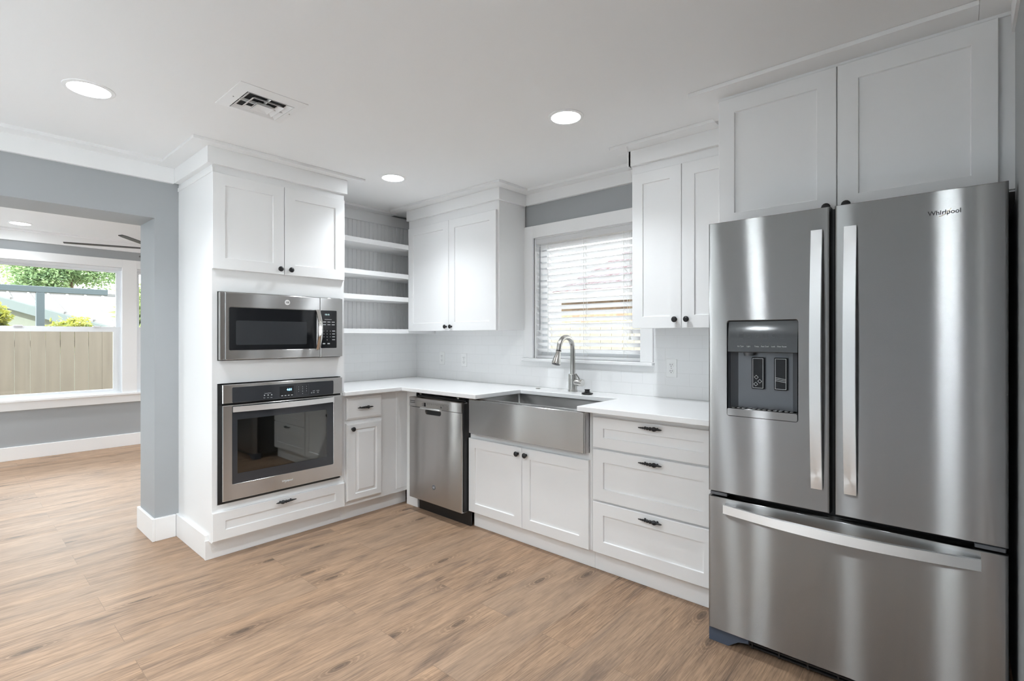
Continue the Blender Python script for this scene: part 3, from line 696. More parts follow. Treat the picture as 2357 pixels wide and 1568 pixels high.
# ---- farmhouse sink
sk = thing('farmhouse_sink', (1.8, -.42, .65), 'stainless apron-front sink set into the white counter', 'sink')
T = FY(-.604)
mesh('apron', MB().loft(T, [(1.3497, 2.2642, .6474, .8755, 0), (1.3497, 2.2642, .6474, .8755, .044), (1.3517, 2.2622, .6494, .8745, .049), (1.3537, 2.2602, .6514, .8725, .051)]), 'steel', sk)
b = MB().loft(UP(0), [(1.3497, 2.2642, -.604, -.16, .8755), (1.3497, 2.2642, -.640, -.16, .8850), (1.41, 2.21, -.632, -.21, .8850, .02), (1.412, 2.208, -.63, -.212, .876, .02), (1.418, 2.202, -.622, -.218, .665, .02), (1.435, 2.185, -.605, -.235, .650, .02)], 4, False, True)
mesh('basin', b, 'steel', sk)
mesh('drain', MB().lathe([(0, .055), (.002, .055), (.003, .04), (.001, .03), (.001, 0)], (1.81, -.42, .6505), (0, 0, 1), 24), 'chrome', sk)

# ---- faucet
fc = thing('kitchen_faucet', (1.8055, -.0989, .914), 'brushed nickel gooseneck pull-down faucet behind the sink', 'faucet')
X, Y = 1.8055, -.0989
mesh('base', MB().lathe([(0, .0335), (.010, .0335), (.012, .031), (.013, .0295), (.120, .0295), (.1215, .0285), (.122, .018)], (X, Y, .914), (0, 0, 1), 32), 'nickel', fc)
pts = [(X, Y, 1.03), (X, Y, 1.10), (X, Y, 1.19)]; R = .079
for i in range(1, 15):
    a = PI*.97*i/14; pts.append((X, Y-R+R*math.cos(a), 1.212+R*math.sin(a)*.98))
pts.append((X, Y-.163, 1.200))
mesh('neck', MB().tube(pts, .0172, 18), 'nickel', fc)
dr = Vector((0, -.031, -.09)).normalized(); o0 = Vector((X, Y-.163, 1.200))
mesh('collar', MB().lathe([(0, .0178), (.006, .0178)], o0, dr, 20), 'black', fc)
hd = mesh('spray_head', MB().lathe([(.006, .0172), (.02, .0180), (.05, .0225), (.085, .031), (.094, .0325), (.096, .031), (.0955, .027)], o0, dr, 28), 'chrome', fc)
mesh('spray_face', MB().lathe([(.0945, .0275), (.0965, .026), (.0965, .012), (.098, .010), (.098, 0)], o0, dr, 24), 'black', hd)
mesh('spray_button', MB().lathe([(0, .006), (.004, .005), (.004, 0)], o0+dr*.045+Vector((-.019, -.006, 0)), (-1, -.2, .2), 10), 'black', hd)
hl = mesh('handle', MB().lathe([(.022, .0225), (.028, .0235), (.080, .0235), (.084, .022), (.0845, 0)], (X, Y, .978), (1, -.02, 0), 28), 'chrome', fc)
mesh('lever', MB().tube([(X+.058, Y, .998), (X+.048, Y-.004, 1.018), (X+.034, Y-.01, 1.040)], .0045, 10), 'chrome', hl)

o = mesh('hole_cover', MB().lathe([(0, .0175), (.003, .0175), (.0055, .014), (.006, 0)], (1.514, -.118, .914), (0, 0, 1), 24), 'nickel'); tag(o, 'small round nickel hole cover on the counter behind the sink', 'hole cover')
o = mesh('sink_stopper', MB().lathe([(0, .030), (.003, .037), (.007, .0385), (.010, .036), (.012, .024), (.018, .0165), (.026, .0155), (.031, .019), (.033, .0185), (.0335, 0)], (1.9765, -.179, .914), (0, 0, 1), 28), 'rubber'); tag(o, 'black rubber sink stopper lying on the counter beside the faucet', 'sink stopper')

# ---- upper cabinet between the shelves and the window
ua = thing('wall_cabinet', (.77, -.15, 1.34), 'white two-door wall cabinet between the open shelves and the window', 'cabinet')
mesh('body', MB().box(.232, 1.2985, -.30, -.006, 1.345, 2.377), 'cab', ua)
d = mesh('door', shaker(FY(-.30), .2448, .7655, 1.3402, 2.2196, .065), 'cab', ua); knob(d, (.741, -.32, 1.373), (0, -1, 0))
d = mesh('door', shaker(FY(-.30), .7680, 1.2840, 1.3402, 2.2196, .067), 'cab', ua); knob(d, (.803, -.32, 1.373), (0, -1, 0))
b = MB(); b.box(.2232, 1.3195, -.3225, -.30, 2.289, 2.377, .001); b.box(1.2985, 1.3195, -.30, -.022, 2.289, 2.377, .001)
b.box(.1106, 1.3995, -.41, -.305, 2.377, CZ-.0005, .001); b.box(1.30, 1.3995, -.305, -.006, 2.377, CZ-.0005, .001); b.box(.24, 1.30, -.305, -.006, 2.377, CZ-.0005)
mesh('crown', b, 'trim', ua)

# ---- upper cabinet right of the window
ub = thing('wall_cabinet', (2.68, -.15, 1.34), 'white two-door wall cabinet between the window and the refrigerator', 'cabinet')
mesh('body', MB().box(2.368, 2.978, -.30, -.006, 1.345, 2.377), 'cab', ub)
d = mesh('door', shaker(FY(-.30), 2.377, 2.6722, 1.3402, 2.2380, .066), 'cab', ub); knob(d, (2.641, -.32, 1.388), (0, -1, 0))
d = mesh('door', shaker(FY(-.30), 2.6750, 2.970, 1.3402, 2.2380, .069), 'cab', ub); knob(d, (2.707, -.32, 1.388), (0, -1, 0))
b = MB(); b.box(2.3554, 2.978, -.3225, -.30, 2.289, 2.377, .001); b.box(2.347, 2.368, -.3225, -.022, 2.289, 2.377, .001)
b.box(2.276, 2.8845, -.41, -.305, 2.377, CZ-.0005, .001); b.box(2.276, 2.978, -.305, -.006, 2.377, CZ-.0005, .001)
mesh('crown', b, 'trim', ub)

# ---- cabinet above the refrigerator
uf = thing('fridge_top_cabinet', (3.46, -.3, 1.78), 'deep white two-door cabinet above the refrigerator', 'cabinet')
mesh('body', MB().box(2.981, 3.9585, -.63, -.006, 1.785, 2.377), 'cab', uf)
d = mesh('door', shaker(FY(-.63), 2.9888, 3.4445, 1.7785, 2.3625, .067), 'cab', uf); knob(d, (3.412, -.65, 1.806), (0, -1, 0))
d = mesh('door', shaker(FY(-.63), 3.4480, 3.9078, 1.7785, 2.3625, .068), 'cab', uf); knob(d, (3.479, -.65, 1.806), (0, -1, 0))
mesh('filler_strip', MB().box(3.912, 3.9595, -.618, -.02, 1.7785, 2.377), 'cab', uf)
b = MB(); b.box(2.8856, 3.8585, -.7488, -.4105, 2.377, CZ-.0005, .001); b.box(2.981, 3.9585, -.638, -.63, 2.365, 2.377)
mesh('crown', b, 'trim', uf)

# ---- open corner shelves
sh = thing('corner_shelf', (.1, -.7, 1.32), 'white open shelves with beadboard back in the corner', 'shelf')
bb = MB()
def bead(T, u0, u1, v0, v1):
    p = .041; n = int(math.ceil((u1-u0)/p)); poly = [(u0, 0)]
    for i in range(n):
        a = u0+i*p; e = min(a+p, u1)
        poly += [(a, .006), (e-.008, .006), (e-.006, .003), (e-.0045, .0055), (e-.003, .003)]
    poly += [(u1, .003), (u1, 0)]
    A = [bb.b.verts.new(T(a, v0, w_)) for a, w_ in poly]; B = [bb.b.verts.new(T(a, v1, w_)) for a, w_ in poly]
    for i in range(len(poly)): j = (i+1) % len(poly); bb.b.faces.new((A[i], A[j], B[j], B[i]))
bead(FX(-.05), -1.13, -.006, 1.357, 2.29); bead(FY(.004), -.043, .230, 1.357, 2.29)
mesh('beadboard_back', bb, 'cab', sh, 20)
for z0, z1 in ((1.3203, 1.3567), (1.5907, 1.6288), (1.7873, 1.8246), (2.0379, 2.0774)):
    b = MB().prism(UP(z0), [(-.0435, -1.131), (.262, -1.131), (.262, -.328), (.2285, -.328), (.2285, -.0035), (-.0435, -.0035)], 0, z1-z0)
    mesh('shelf_board', b, 'cab', sh)

# ---- refrigerator
fr = thing('refrigerator', (3.47, -.42, 0), 'stainless french-door refrigerator with water dispenser and bottom freezer drawer', 'refrigerator')
QY = -.777
b = MB(); b.box(3.018, 3.915, -.765, -.03, .045, 1.755); b.box(3.03, 3.905, -.778, -.765, .07, 1.75); b.box(3.44, 3.482, -.79, -.77, .64, 1.768)
mesh('body', b, 'black', fr)
T = FY(QY)
def fdoor(u0, u1, v0, v1, extra=()):
    ls = [(u0+.004, u1-.004, v0+.002, v1-.002, 0), (u0, u1, v0, v1, .006), (u0, u1, v0, v1, .050), (u0+.001, u1-.001, v0+.0006, v1-.0006, .055), (u0+.0035, u1-.0035, v0+.0015, v1-.0015, .0588), (u0+.008, u1-.008, v0+.003, v1-.003, .060)]
    return ls+list(extra)
DX0, DX1, DZ0, DZ1 = 3.0865, 3.3505, .966, 1.3600
ld = mesh('door', MB().loft(T, fdoor(3.0102, 3.4541, .643, 1.7711, [(DX0, DX1, DZ0, DZ1, .060, .010), (DX0+.002, DX1-.002, DZ0+.002, DZ1-.002, .056, .010), (DX0+.003, DX1-.003, DZ0+.003, DZ1-.003, .004, .010)]), 4), 'fridge', fr, 7)
rd = mesh('door', MB().loft(T, fdoor(3.4675, 3.9229, .643, 1.7711), 0), 'fridge', fr, 7)
fz = mesh('freezer_drawer', MB().loft(T, fdoor(3.0102, 3.9229, .0644, .6222), 0), 'fridge', fr, 7)
# dispenser
b = MB().loft(T, [(DX0+.004, DX1-.004, 1.0, 1.232, .056), (DX0+.006, DX1-.006, 1.0, 1.232, .03), (DX0+.03, DX1-.03, 1.0, 1.232, .008)], 0, False, True)
mesh('dispenser_cavity', b, 'grayplastic', ld)
n = 10
b = MB().sweep([[T(DX0+.004, 1.2295, ww), T(DX0+.004, 1.2295+.0, .01), T(DX1-.004, 1.2295, .01), T(DX1-.004, 1.2295, ww)] for ww in ()] or [[T(DX0+.0035, v, w_), T(DX1-.0035, v, w_), T(DX1-.0035, v, .01), T(DX0+.0035, v, .01)] for v, w_ in [(1.2285, .050), (1.232, .0575)]+[(1.232+.124*i/8, .0575-.012*(i/8)**2) for i in range(1, 9)]])
M['panelgray'] = mat('gray_gloss_panel', srgb(92, 95, 98), .1)
dp = mesh('dispenser_panel', b, M['panelgray'], ld, 60)
for i, s in enumerate(('Ice Type', 'Light', 'Temp', 'Fast Cool', 'Lock', 'Filter Reset')):
    text('panel_lettering', s, .0072, (3.1405+.0305*i, QY-.0578, 1.2540), 'y', 'legend', dp, .0003)
b = MB()
for i in range(6): b.loft(FY(QY-.0572), [(3.1275+.0305*i, 3.1555+.0305*i, 1.261, 1.2675, 0), (3.1275+.0305*i, 3.1555+.0305*i, 1.261, 1.2675, .0005), (3.128+.0305*i, 3.155+.0305*i, 1.2615, 1.267, .0005), (3.128+.0305*i, 3.155+.0305*i, 1.2615, 1.267, 0)], 0, False, False)
for x0, x1 in ((3.131, 3.149), (3.164, 3.178), (3.195, 3.235), (3.257, 3.300)): b.slab(FY(QY-.0575), x0, x1, 1.2482, 1.2490, 0, .0004, .0001)
for i in range(6):
    if i in (0, 3, 5): b.loft(FY(QY-.0546), [(3.133+.0305*i, 3.149+.0305*i, 1.286, 1.305, 0), (3.133+.0305*i, 3.149+.0305*i, 1.286, 1.305, .001), (3.1337+.0305*i, 3.1483+.0305*i, 1.2867, 1.3043, .001), (3.1337+.0305*i, 3.1483+.0305*i, 1.2867, 1.3043, 0)], 0, False, False)
    else: b.lathe([(0, .007), (.001, .007), (.001, .0062), (0, .0062)], (3.141+.0305*i, QY-.0546, 1.297), (0, -1, 0), 14, 0, False)
mesh('panel_icon', b, 'grayplastic', dp)
tr = mesh('drip_tray', MB().loft(T, [(DX0+.001, DX1-.001, DZ0+.001, 1.000, .008, .008), (DX0+.001, DX1-.001, DZ0+.001, 1.000, .060, .008), (DX0+.003, DX1-.003, DZ0+.003, .998, .064, .006)], 4), 'fridge', ld)
b = MB()
for i in range(12): b.box(3.105+.0195*i, 3.117+.0195*i, -.832, -.795, 1.0002, 1.003, .001)
mesh('tray_grate', b, 'nickel', tr)
def paddle(u0, u1):
    pd = mesh('dispenser_paddle', MB().slab(T, u0, u1, 1.080, 1.209, .008, .020, .002, .003, 2), 'gloss', ld)
    b = MB().loft(FY(QY-.0202), [(u0+.004, u1-.004, 1.084, 1.205, 0), (u0+.004, u1-.004, 1.084, 1.205, .0006), (u0+.0055, u1-.0055, 1.0855, 1.2035, .0006), (u0+.0055, u1-.0055, 1.0855, 1.2035, 0)], 0, False, False)
    return pd, b
pd, b = paddle(3.172, 3.220)
for cx, cz in ((3.190, 1.128), (3.203, 1.112), (3.188, 1.100)):
    r = .0085; q = [(cx-r, cz), (cx, cz-r), (cx+r, cz), (cx, cz+r)]; q2 = [(cx+(a-cx)*.8, cz+(c_-cz)*.8) for a, c_ in q]
    for i in range(4): b.prism(FY(QY-.0202), [q[i], q[(i+1) % 4], q2[(i+1) % 4], q2[i]], 0, .0006)
mesh('paddle_symbol', b, 'legend', pd)
pd, b = paddle(3.256, 3.304)
for k in range(3):
    pts = [(3.2605+.0033*i, 1.117+.006*k-.003+.0025*math.cos(i/12*2*PI*.5)) for i in range(13)]
    b.prism(FY(QY-.0202), pts+[(a, c_+.0015) for a, c_ in pts[::-1]], 0, .0006)
mesh('paddle_symbol', b, 'legend', pd)
mesh('ice_chute', MB().lathe([(0, .022), (.014, .018), (.014, 0)], (3.165, QY-.030, 1.2285), (0, 0, -1), 16), 'grayplastic', ld)
# handles
def vhandle(u0, u1, par):
    n = 24; b = MB()
    b.sweep([[T(u0, .730+.957*i/n, .078+.030*math.sin(PI*i/n)), T(u1, .730+.957*i/n, .078+.030*math.sin(PI*i/n)), T(u1, .730+.957*i/n, .066+.024*math.sin(PI*i/n)), T(u0, .730+.957*i/n, .066+.024*math.sin(PI*i/n))] for i in range(n+1)])
    b.slab(T, u0+.008, u1-.008, .742, .775, .058, .072); b.slab(T, u0+.008, u1-.008, 1.642, 1.675, .058, .072)
    mesh('handle', b, 'bar', par, 25)
vhandle(3.3955, 3.4315, ld); vhandle(3.4995, 3.5365, rd)
n = 28; b = MB()
b.sweep([[T(3.078+.782*i/n, .5635, .082+.050*math.sin(PI*i/n)), T(3.078+.782*i/n, .5985, .082+.050*math.sin(PI*i/n)), T(3.078+.782*i/n, .5985, .070+.046*math.sin(PI*i/n)), T(3.078+.782*i/n, .5635, .070+.046*math.sin(PI*i/n))] for i in range(n+1)])
b.slab(T, 3.09, 3.12, .570, .592, .058, .076); b.slab(T, 3.818, 3.848, .570, .592, .058, .076)
mesh('handle', b, 'barh', fz, 25)
text('brand_lettering', 'Whirlpool', .0198, (3.7725, QY-.0606, 1.697), 'y', 'darklegend', rd, .0006, bold=.0002)
sw = MB(); sw.tube([(3.759+.0017*i, QY-.0612, 1.6850+.0225*(i/18)**1.8) for i in range(19)], .0007, 5)
M['gold'] = mat('pale_gold', srgb(205, 190, 160), .35, .6)
mesh('logo_swoosh', sw, 'gold', rd)
for x0, x1 in ((3.016, 3.085), (3.845, 3.917)): mesh('hinge', MB().box(x0, x1, -.828, -.77, .6255, .640, .002), 'grayplastic', fr)
b = MB(); b.box(3.03, 3.91, -.775, -.74, .012, .062)
for i in range(3): b.box(3.16, 3.90, -.790, -.775, .016+.014*i, .024+.014*i, .001)
for i in range(8): b.box(3.17+.1*i, 3.176+.1*i, -.793, -.775, .014, .058)
mesh('base_grille', b, 'black', fr)
b = MB(); b.prism(FY(-.745), [(3.006, 0), (3.085, 0), (3.10, .012), (3.125, .030), (3.165, .040), (3.165, .058), (3.006, .058)], 0, .070)
mesh('foot_cover', b, 'blueplastic', fr)
b = MB(); b.prism(FY(-.745), [(3.927, 0), (3.85, 0), (3.83, .012), (3.81, .030), (3.77, .040), (3.77, .058), (3.927, .058)], 0, .070)
mesh('foot_cover', b, 'blueplastic', fr)
for xv in (3.06, 3.86):
    for yv in (-.72, -.1): mesh('foot', MB().lathe([(0, .016), (.05, .016)], (xv, yv, 0), (0, 0, 1), 12), 'black', fr)

# ---- outlets
def outlet(x, z, label):
    o = thing('wall_outlet', (x, -.004, z), label, 'outlet', 'duplex outlets on the tile backsplash')
    T = FY(-.004)
    mesh('cover_plate', MB().loft(T, [(x-.036, x+.036, z-.0575, z+.0575, 0, .004), (x-.036, x+.036, z-.0575, z+.0575, .002, .004), (x-.033, x+.033, z-.0545, z+.0545, .005, .003)], 3), 'plate', o)
    b, s = MB(), MB()
    for dz in (.0195, -.0195):
        b.slab(T, x-.0165, x+.0165, z+dz-.0145, z+dz+.0145, .004, .0068, .0006, .010, 4)
        for dx in (-.0065, .0065): s.box(x+dx-.0013, x+dx+.0013, -.0111, -.0105, z+dz-.0015, z+dz+.0075)
        s.lathe([(0, .0025), (.0008, .0025)], (x, -.0104, z+dz-.0075), (0, -1, 0), 10)
    s.lathe([(0, .0022), (.0008, .0022)], (x, -.0088, z), (0, -1, 0), 10)
    r = mesh('receptacle', b, 'plate', o); mesh('slot', s, 'slot', r)
outlet(.325, 1.100, 'white outlet on the tile nearest the corner shelves')
outlet(.6115, 1.092, 'white outlet on the tile above the dishwasher, second from the corner shelves')
outlet(2.477, 1.0985, 'white outlet between the window and the refrigerator')

# ---- recessed lights
def downlight(x, y, z, r, label, rear=False):
    o = thing('recessed_light', (x, y, z), label, 'ceiling light', 'round recessed ceiling lights')
    mesh('trim_ring', MB().lathe([(0, r+.018), (.003, r+.017), (.006, r+.006), (.0055, r+.001), (.001, r)], (x, y, z), (0, 0, -1), 40), 'trim', o)
    mesh('diffuser', MB().lathe([(.0035, r), (.0045, r*.7), (.005, 0)], (x, y, z), (0, 0, -1), 40), 'ledrear' if rear else 'led', o)
    if rear: return
    ld_ = bpy.data.lights.new('downlight', 'SPOT'); ld_.energy = SPOT; ld_.spot_size = math.radians(128); ld_.spot_blend = .85; ld_.shadow_soft_size = .05; ld_.color = (.89, .955, 1.0)
    lo_ = bpy.data.objects.new('downlight', ld_); COL.objects.link(lo_); lo_.parent = o; lo_.location = (0, 0, -.02)
downlight(.908, -2.558, CZ, .076, 'round ceiling light nearest the wide opening to the next room')
downlight(2.331, -.919, CZ, .072, 'round ceiling light in front of the sink window')
downlight(.868, -.917, CZ, .072, 'round ceiling light in front of the corner shelves')
downlight(2.331, -2.558, CZ, .076, 'round ceiling light over the middle of the kitchen floor')
downlight(3.15, -3.0, CZ, .076, 'added unseen ceiling light near the right wall in front of the refrigerator')  # made-up lamp to brighten the cabinet over the refrigerator
downlight(-3.182, -2.468, 2.42, .076, 'round ceiling light in the next room before its window')
for x, y in ((.908, -4.2), (2.23, -4.2), (3.74, -4.2)): downlight(x, y, CZ, .076, 'unseen round ceiling light at the far back of the kitchen', x > 1)  # unseen lamps; the first is added fill, the others placed from the refrigerator streaks
for x, y in ((-3.182, -.4), (-2.2, -.4), (-1.2, -.4), (-1.2, -4.3), (-2.2, -4.3), (-3.182, -4.3), (-3.182, -3.4), (-1.2, -3.4)): downlight(x, y, 2.42, .076, 'added round ceiling light, unseen elsewhere in the next room')  # extra lamps made up to brighten the next room

# ---- ceiling air vent
av = thing('ceiling_air_vent', (1.34, -1.99, CZ), 'square white ceiling air vent with stepped louvers', 'air vent')
T = DN(CZ); u0, u1, v0, v1 = 1.187, 1.493, -2.140, -1.838
mesh('frame', MB().loft(T, [(u0, u1, v0, v1, 0), (u0, u1, v0, v1, .003), (u0+.045, u1-.045, v0+.045, v1-.045, .016), (u0+.047, u1-.047, v0+.047, v1-.047, 0)], 0, True, False), 'trim', av)
mesh('duct_opening', MB().loft(T, [(u0+.047, u1-.047, v0+.047, v1-.047, .0005), (u0+.047, u1-.047, v0+.047, v1-.047, .0012)]), 'dark', av)
b = MB()
for k in range(3):
    a = .058+.030*k; zz = .017+.004*k
    b.loft(T, [(u0+a+.010, u1-a-.010, v0+a+.010, v1-a-.010, zz-.014), (u0+a-.008, u1-a+.008, v0+a-.008, v1-a+.008, zz), (u0+a-.010, u1-a+.010, v0+a-.010, v1-a+.010, zz), (u0+a+.007, u1-a-.007, v0+a+.007, v1-a-.007, zz-.015)], 0, False, False)
a = .120; b.loft(T, [(u0+a+.012, u1-a-.012, v0+a+.012, v1-a-.012, .012), (u0+a-.006, u1-a+.006, v0+a-.006, v1-a+.006, .027), (u0+a-.006, u1-a+.006, v0+a-.006, v1-a+.006, .029), (u0+a+.012, u1-a-.012, v0+a+.012, v1-a-.012, .018)], 0, False, True)
for sx in (0, 1): b.slab(T, 1.338, 1.342, (v0+.05, v1-.13)[sx], (v0+.13, v1-.05)[sx], .002, .016)
for sx in (0, 1): b.slab(T, (u0+.05, u1-.13)[sx], (u0+.13, u1-.05)[sx], -1.991, -1.987, .002, .016)
mesh('louver', b, 'trim', av)
b = MB()
for p in ((1.340, -2.115), (1.345, -1.862)): b.lathe([(0, .0035), (.002, .003), (.0022, 0)], (p[0], p[1], CZ-.010), (0, 0, -1), 10)
mesh('screw', b, 'nickel', av)

# ---- window blind
bl = thing('window_blind', (1.83, .03, 1.14), 'white horizontal slat blind lowered over the sink window', 'blind')
BX0, BX1 = 1.402, 2.258
hr = MB(); hr.box(1.396, 2.262, -.002, .050, 1.990, 2.030, .002)
mesh('headrail', hr, 'blind', bl)
b = MB(); tl = math.radians(31); n = 6; zs = [1.193+.0455*i for i in range(18)]
for z in zs:
    A, B = [], []
    for i in range(n+1):
        s = -.025+.05*i/n; crown = .003*(1-(s/.025)**2)
        y = .025+s*math.cos(tl)+crown*math.sin(tl); zz = z-.003-s*math.sin(tl)+crown*math.cos(tl)
        A.append((y, zz)); B.append((y+.0028*math.sin(tl), zz+.0028*math.cos(tl)))
    b.prism(lambda u, v, w_: (w_, u, v), A+B[::-1], BX0, BX1)
mesh('slat', b, 'blind', bl)
mesh('bottom_rail', MB().loft(IDT, [(BX0, BX1, .006, .048, 1.132, .006), (BX0, BX1, .004, .050, 1.140, .006), (BX0, BX1, .006, .048, 1.150, .006)], 3), 'blind', bl)
b = MB()
for x in (1.515, 1.830, 2.145):
    for y in (.000, .049): b.tube([(x, y, 1.15), (x, y, 1.992)], .0011, 6)
    for z in zs: b.tube([(x+.004, .002, z+.008), (x+.004, .047, z-.018)], .0008, 4)
mesh('ladder_cord', b, 'cord', bl)
b = MB(); b.tube([(1.446, -.006, 1.985), (1.446, -.008, 1.965)], .0015, 6); b.tube([(1.446, -.008, 1.968), (1.445, -.008, 1.341)], .004, 8)
mesh('tilt_wand', b, 'wand', bl)
lc = MB()
lc.tube([(1.852+.002*math.sin(i*.9), -.004, 1.985-.05*i) for i in range(15)]+[(1.842, -.004, 1.272), (1.838, -.004, 1.266), (1.836, -.004, 1.275)], .0010, 6)
lc.tube([(2.203, -.004, 1.985), (2.203, -.004, 1.335)], .0010, 6); lc.tube([(2.193, -.006, 1.985), (2.193, -.006, 1.295)], .0010, 6)
lo = mesh('lift_cord', lc, 'cord', bl)
b = MB(); b.lathe([(0, .003), (.006, .006), (.020, .0085), (.024, .008), (.024, 0)], (2.203, -.004, 1.337), (0, 0, -1), 12); b.lathe([(0, .003), (.006, .006), (.020, .0085), (.024, .008), (.024, 0)], (2.193, -.006, 1.297), (0, 0, -1), 12)
mesh('cord_tassel', b, 'cord', lo)
mesh('end_bracket', MB().box(1.394, 1.400, -.006, .052, 1.985, 2.033), 'vinyl', bl)

# ---- ceiling fan in the next room
HX, HY, HZ = -2.22, -1.53, 2.17
cf = thing('ceiling_fan', (HX, HY, 2.42), 'black five-bladed ceiling fan in the next room, mostly behind the column', 'ceiling fan')
mesh('motor_housing', MB().lathe([(0, .07), (.03, .07), (.05, .02), (.17, .015), (.18, .09), (.23, .11), (.27, .10), (.29, .06), (.29, 0)], (HX, HY, 2.42), (0, 0, -1), 28), 'fan', cf)
for k in range(5):
    a = math.radians(180+72*k); ca, sa = math.cos(a), math.sin(a)
    b = MB(); secs = []
    for t, wd in ((.09, .015), (.16, .02), (.25, .026), (.5, .028), (.68, .025), (.74, .016)):
        q = []
        for s, e in ((-1, -.003), (1, -.003), (1, .003), (-1, .003)):
            q.append((HX+ca*t-sa*wd*s, HY+sa*t+ca*wd*s, HZ+e+.002*s))
        secs.append(q)
    b.sweep(secs); mesh('blade', b, 'fan', cf)

# ------------------------------------------------------------------ outdoors
struct('patio', MB().box(-4.2, 4.1, -12, -5.96, -.35, -.06).box(4.11, 10, -12, 0, -.35, -.06), 'patio')  # unseen slabs added to throw sunlight up at the ceiling
struct('ground', MB().box(-26, 8, -12, 20, -.5, -.35), 'ground')
def fence(label, T, u0, u1, top, board, gap, m, w0, rails):
    o = thing('board_fence', T((u0+u1)/2, -.35, w0), label, 'fence')
    b = MB(); u = u0
    while u < u1:
        b.loft(T, [(u, u+board-gap*random.uniform(.7, 1.5), -.35, top+random.uniform(-.008, .008), w0), (u, u+board-gap*random.uniform(.7, 1.5), -.35, top, w0+.018)]); u += board
    mesh('board_panel', b, m, o)
    r = MB()
    for z in rails: r.loft(T, [(u0, u1, z-.045, z+.045, w0-.04), (u0, u1, z-.045, z+.045, w0-.001)])
    mesh('rail', r, m, o)
fence('weathered gray wooden fence outside the next room window', FX(-5.62), -4.327, 1.0, 1.435, .153, .0035, 'fence', 0, (.1, 1.2))
fence('cream board fence seen through the blind slats', FY(2.02), -2.2, 3.4, 1.462, .14, .004, 'creamfence', 0, (.1, 1.2))

# house beyond the weathered fence
nh = thing('metal_roofed_house', (-12, -1, -.35), 'pale metal roofed house beyond the weathered fence', 'house')
def slabpoly(pts, th):
    b = MB(); A = [b.b.verts.new(p) for p in pts]; B = [b.b.verts.new((p[0], p[1], p[2]-th)) for p in pts]; n = len(pts)
    for i in range(n): b.b.faces.new((A[i], A[(i+1) % n], B[(i+1) % n], B[i]))
    b.b.faces.new(A); b.b.faces.new(B[::-1]); return b
rz = lambda x: 2.36-.2145*(x+13)
PA, PB = (-13.0, -2.4), (-9.0, -.685)      # slanted edge of the roof
mesh('roof', slabpoly([(PA[0], PA[1], rz(PA[0])), (-13, 4, rz(-13)), (-9.0, 4, rz(-9.0)), (PB[0], PB[1], rz(PB[0]))], .06), 'metalroof', nh)
b = MB()
for i in range(22):
    y = -2.3+.35*i
    t = max(0, (PA[1]-y)/(PA[1]-PB[1])) if y > PA[1] else 0
    xe = PA[0]+(PB[0]-PA[0])*min(1, (y-PA[1])/(PB[1]-PA[1])) if y < PB[1] else -9.0
    if xe > -12.9: b.sweep([[(x, y-.02, rz(x)), (x, y+.02, rz(x)), (x, y+.015, rz(x)+.035), (x, y-.015, rz(x)+.035)] for x in (-13, xe)])
mesh('roof_seam', b, 'metalroof', nh)
dx, dy = PB[0]-PA[0], PB[1]-PA[1]
def strip(off, zt, zb, m, name, th=.05):
    nx, ny = dy/math.hypot(dx, dy), -dx/math.hypot(dx, dy)
    q = []
    for (x, y) in (PA, PB):
        x0, y0 = x-nx*off*-1, y-ny*off*-1
        q.append([(x0, y0, rz(x)-zt), (x0+nx*th, y0+ny*th, rz(x)-zt), (x0+nx*th, y0+ny*th, (rz(x)-zb) if zb < 1 else -.35), (x0, y0, (rz(x)-zb) if zb < 1 else -.35)])
    mesh(name, MB().sweep(q), m, nh)
strip(0.0, .02, .22, 'fasciateal', 'fascia')
strip(-.25, .10, 3, 'tanwall', 'wall')
mesh('ridge_cap', MB().box(-13.1, -12.9, -2.4, 4, rz(-13)-.02, rz(-13)+.06), 'metalroof', nh)
# patio frame between
pf = thing('patio_frame', (-6.4, -2, -.35), 'gray timber post and beam beyond the weathered fence', 'patio frame')
mesh('post', MB().box(-6.46, -6.36, -2.06, -1.965, -.35, 1.95, .004), 'postgray', pf)
mesh('beam', MB().box(-6.46, -6.36, -4.2, -1.22, 1.95, 2.04, .004), 'postgray', pf)
# neighbour house behind the cream fence
kh = thing('brown_sided_house', (1, 5, -.35), 'brown sided house with pale roof seen through the blind slats', 'house')
mesh('wall', MB().box(-1.7, 4, 4.6, 4.75, -.35, 1.96), 'brownwall', kh)
mesh('fascia', MB().box(-1.76, 4.1, 4.28, 4.32, 1.955, 2.085), 'fascia', kh)
b = MB(); b.sweep([[(x, 4.3, 2.07), (x, 10.5, 4.55), (x, 10.5, 4.50), (x, 4.3, 2.02)] for x in (-1.76, 4.1)])
mesh('roof', b, 'shingle', kh)
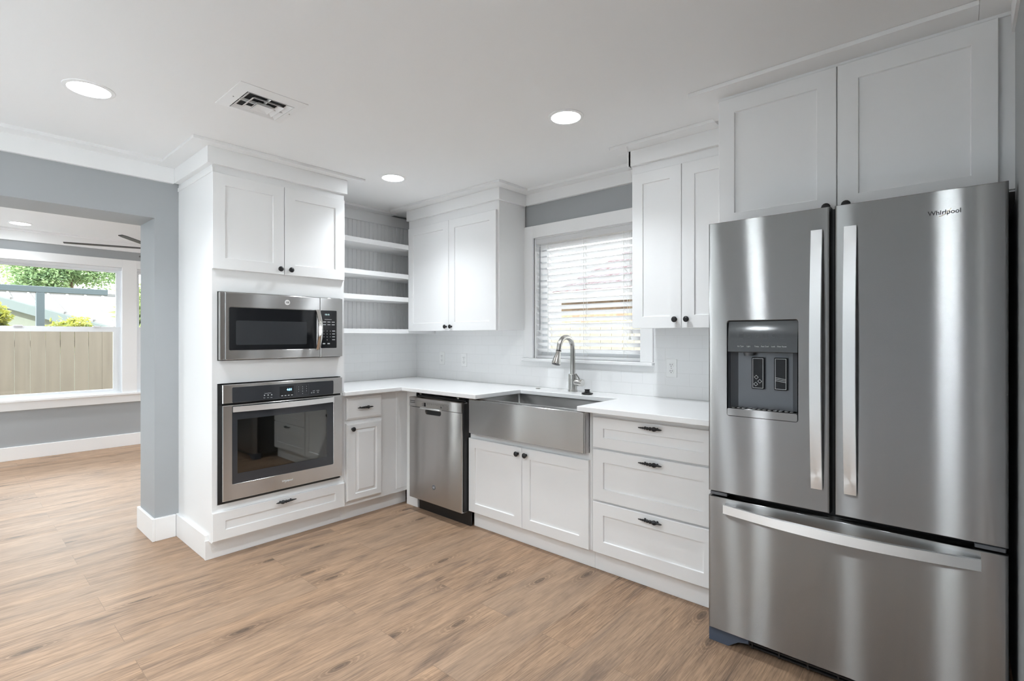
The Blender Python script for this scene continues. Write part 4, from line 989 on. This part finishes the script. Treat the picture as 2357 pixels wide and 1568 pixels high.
# foliage
def plant(name, label, cat, c, rad, n, size, m, group=None, trunk=True, elong=2.4):
    base = (c[0], c[1], -.35)
    o = thing(name, base, label, cat, group); b = MB(); rnd = random.Random(hash(label) % 1000 if False else len(label)*7+int(c[1]*10))
    blobs = [(Vector((rnd.uniform(-.6, .6)*rad[0], rnd.uniform(-.6, .6)*rad[1], rnd.uniform(-.6, .6)*rad[2])), rnd.uniform(.35, .6)) for _ in range(9)]
    for i in range(n):
        bo, br = blobs[i % 9]
        d = Vector((rnd.gauss(0, 1), rnd.gauss(0, 1), rnd.gauss(0, 1))).normalized()*br*rnd.uniform(.55, 1)
        p = Vector(c)+bo+Vector((d.x*rad[0], d.y*rad[1], d.z*rad[2]))
        a = Vector((rnd.gauss(0, 1), rnd.gauss(0, 1), rnd.gauss(0, .6)-.3)).normalized(); s = a.orthogonal().normalized(); s.rotate(Matrix.Rotation(rnd.uniform(0, 6.28), 3, a))
        L_ = size*rnd.uniform(.7, 1.3); w_ = L_/elong; nn = a.cross(s)*L_*.12
        q = [p, p+a*L_*.5+s*w_*.5-nn, p+a*L_, p+a*L_*.5-s*w_*.5-nn]
        vs = [b.b.verts.new(v) for v in q]; b.b.faces.new(vs[:3]); b.b.faces.new((vs[0], vs[2], vs[3]))
    org = origin(o); bmesh.ops.translate(b.b, verts=b.b.verts, vec=-org)
    me = bpy.data.meshes.new('foliage'); b.b.to_mesh(me); b.b.free(); me.materials.append(M[m])
    f_ = bpy.data.objects.new('foliage', me); COL.objects.link(f_); f_.parent = o; ORG[f_.name] = org
    if trunk:
        t_ = MB(); t_.tube([base, (c[0]+.03, c[1], c[2]-rad[2]*.5), (c[0], c[1]+.05, c[2])], .05, 8, [max(.02, rad[0]*.07), max(.015, rad[0]*.05), .01])
        for k in range(4): t_.tube([(c[0], c[1], c[2]-rad[2]*.4), Vector(c)+blobs[k][0]], .012, 5)
        mesh('stem', t_, 'stem', o)
plant('garden_tree', 'broad pale green tree above the metal roof, left part', 'tree', (-15.6, -4.3, 3.2), (1.2, 1.5, 1.3), 17000, .10, 'leaf', 'trees beyond the metal roof')
plant('garden_tree', 'darker green tree above the right part of the metal roof', 'tree', (-14.9, -.55, 3.15), (1.0, 1.3, 1.1), 15000, .11, 'leafdark', 'trees beyond the metal roof')
plant('garden_tree', 'mid green tree filling the gap between two crowns behind the metal roof', 'tree', (-19.6, -2.2, 3.8), (1.2, 2.6, 1.9), 15000, .12, 'leaf', 'trees beyond the metal roof')
plant('garden_tree', 'dense green tree seen through the next room side window', 'tree', (-15.5, 3.9, 3.2), (1.2, 1.6, 1.8), 8000, .13, 'leafdark', 'trees beyond the metal roof')
plant('garden_shrub', 'yellow-green shrub beyond the fence at the window edge', 'shrub', (-6.95, -2.55, 1.42), (.28, .28, .42), 1500, .085, 'leafyellow', 'yellow-green shrubs behind the fence')
plant('garden_shrub', 'yellow-green shrub beyond the fence beside the gray post', 'shrub', (-6.95, -1.60, 1.36), (.28, .36, .36), 1500, .085, 'leafyellow', 'yellow-green shrubs behind the fence')
plant('garden_shrub', 'striped green shrub behind the fence seen past the window casing', 'shrub', (-7.0, -.70, 1.5), (.28, .24, .8), 700, .2, 'leaf', 'yellow-green shrubs behind the fence', elong=5)
plant('garden_shrub', 'tall green shrub at the edge of the brown sided house', 'shrub', (-2.15, 4.3, 1.9), (.35, .35, 1.2), 700, .12, 'leaf')
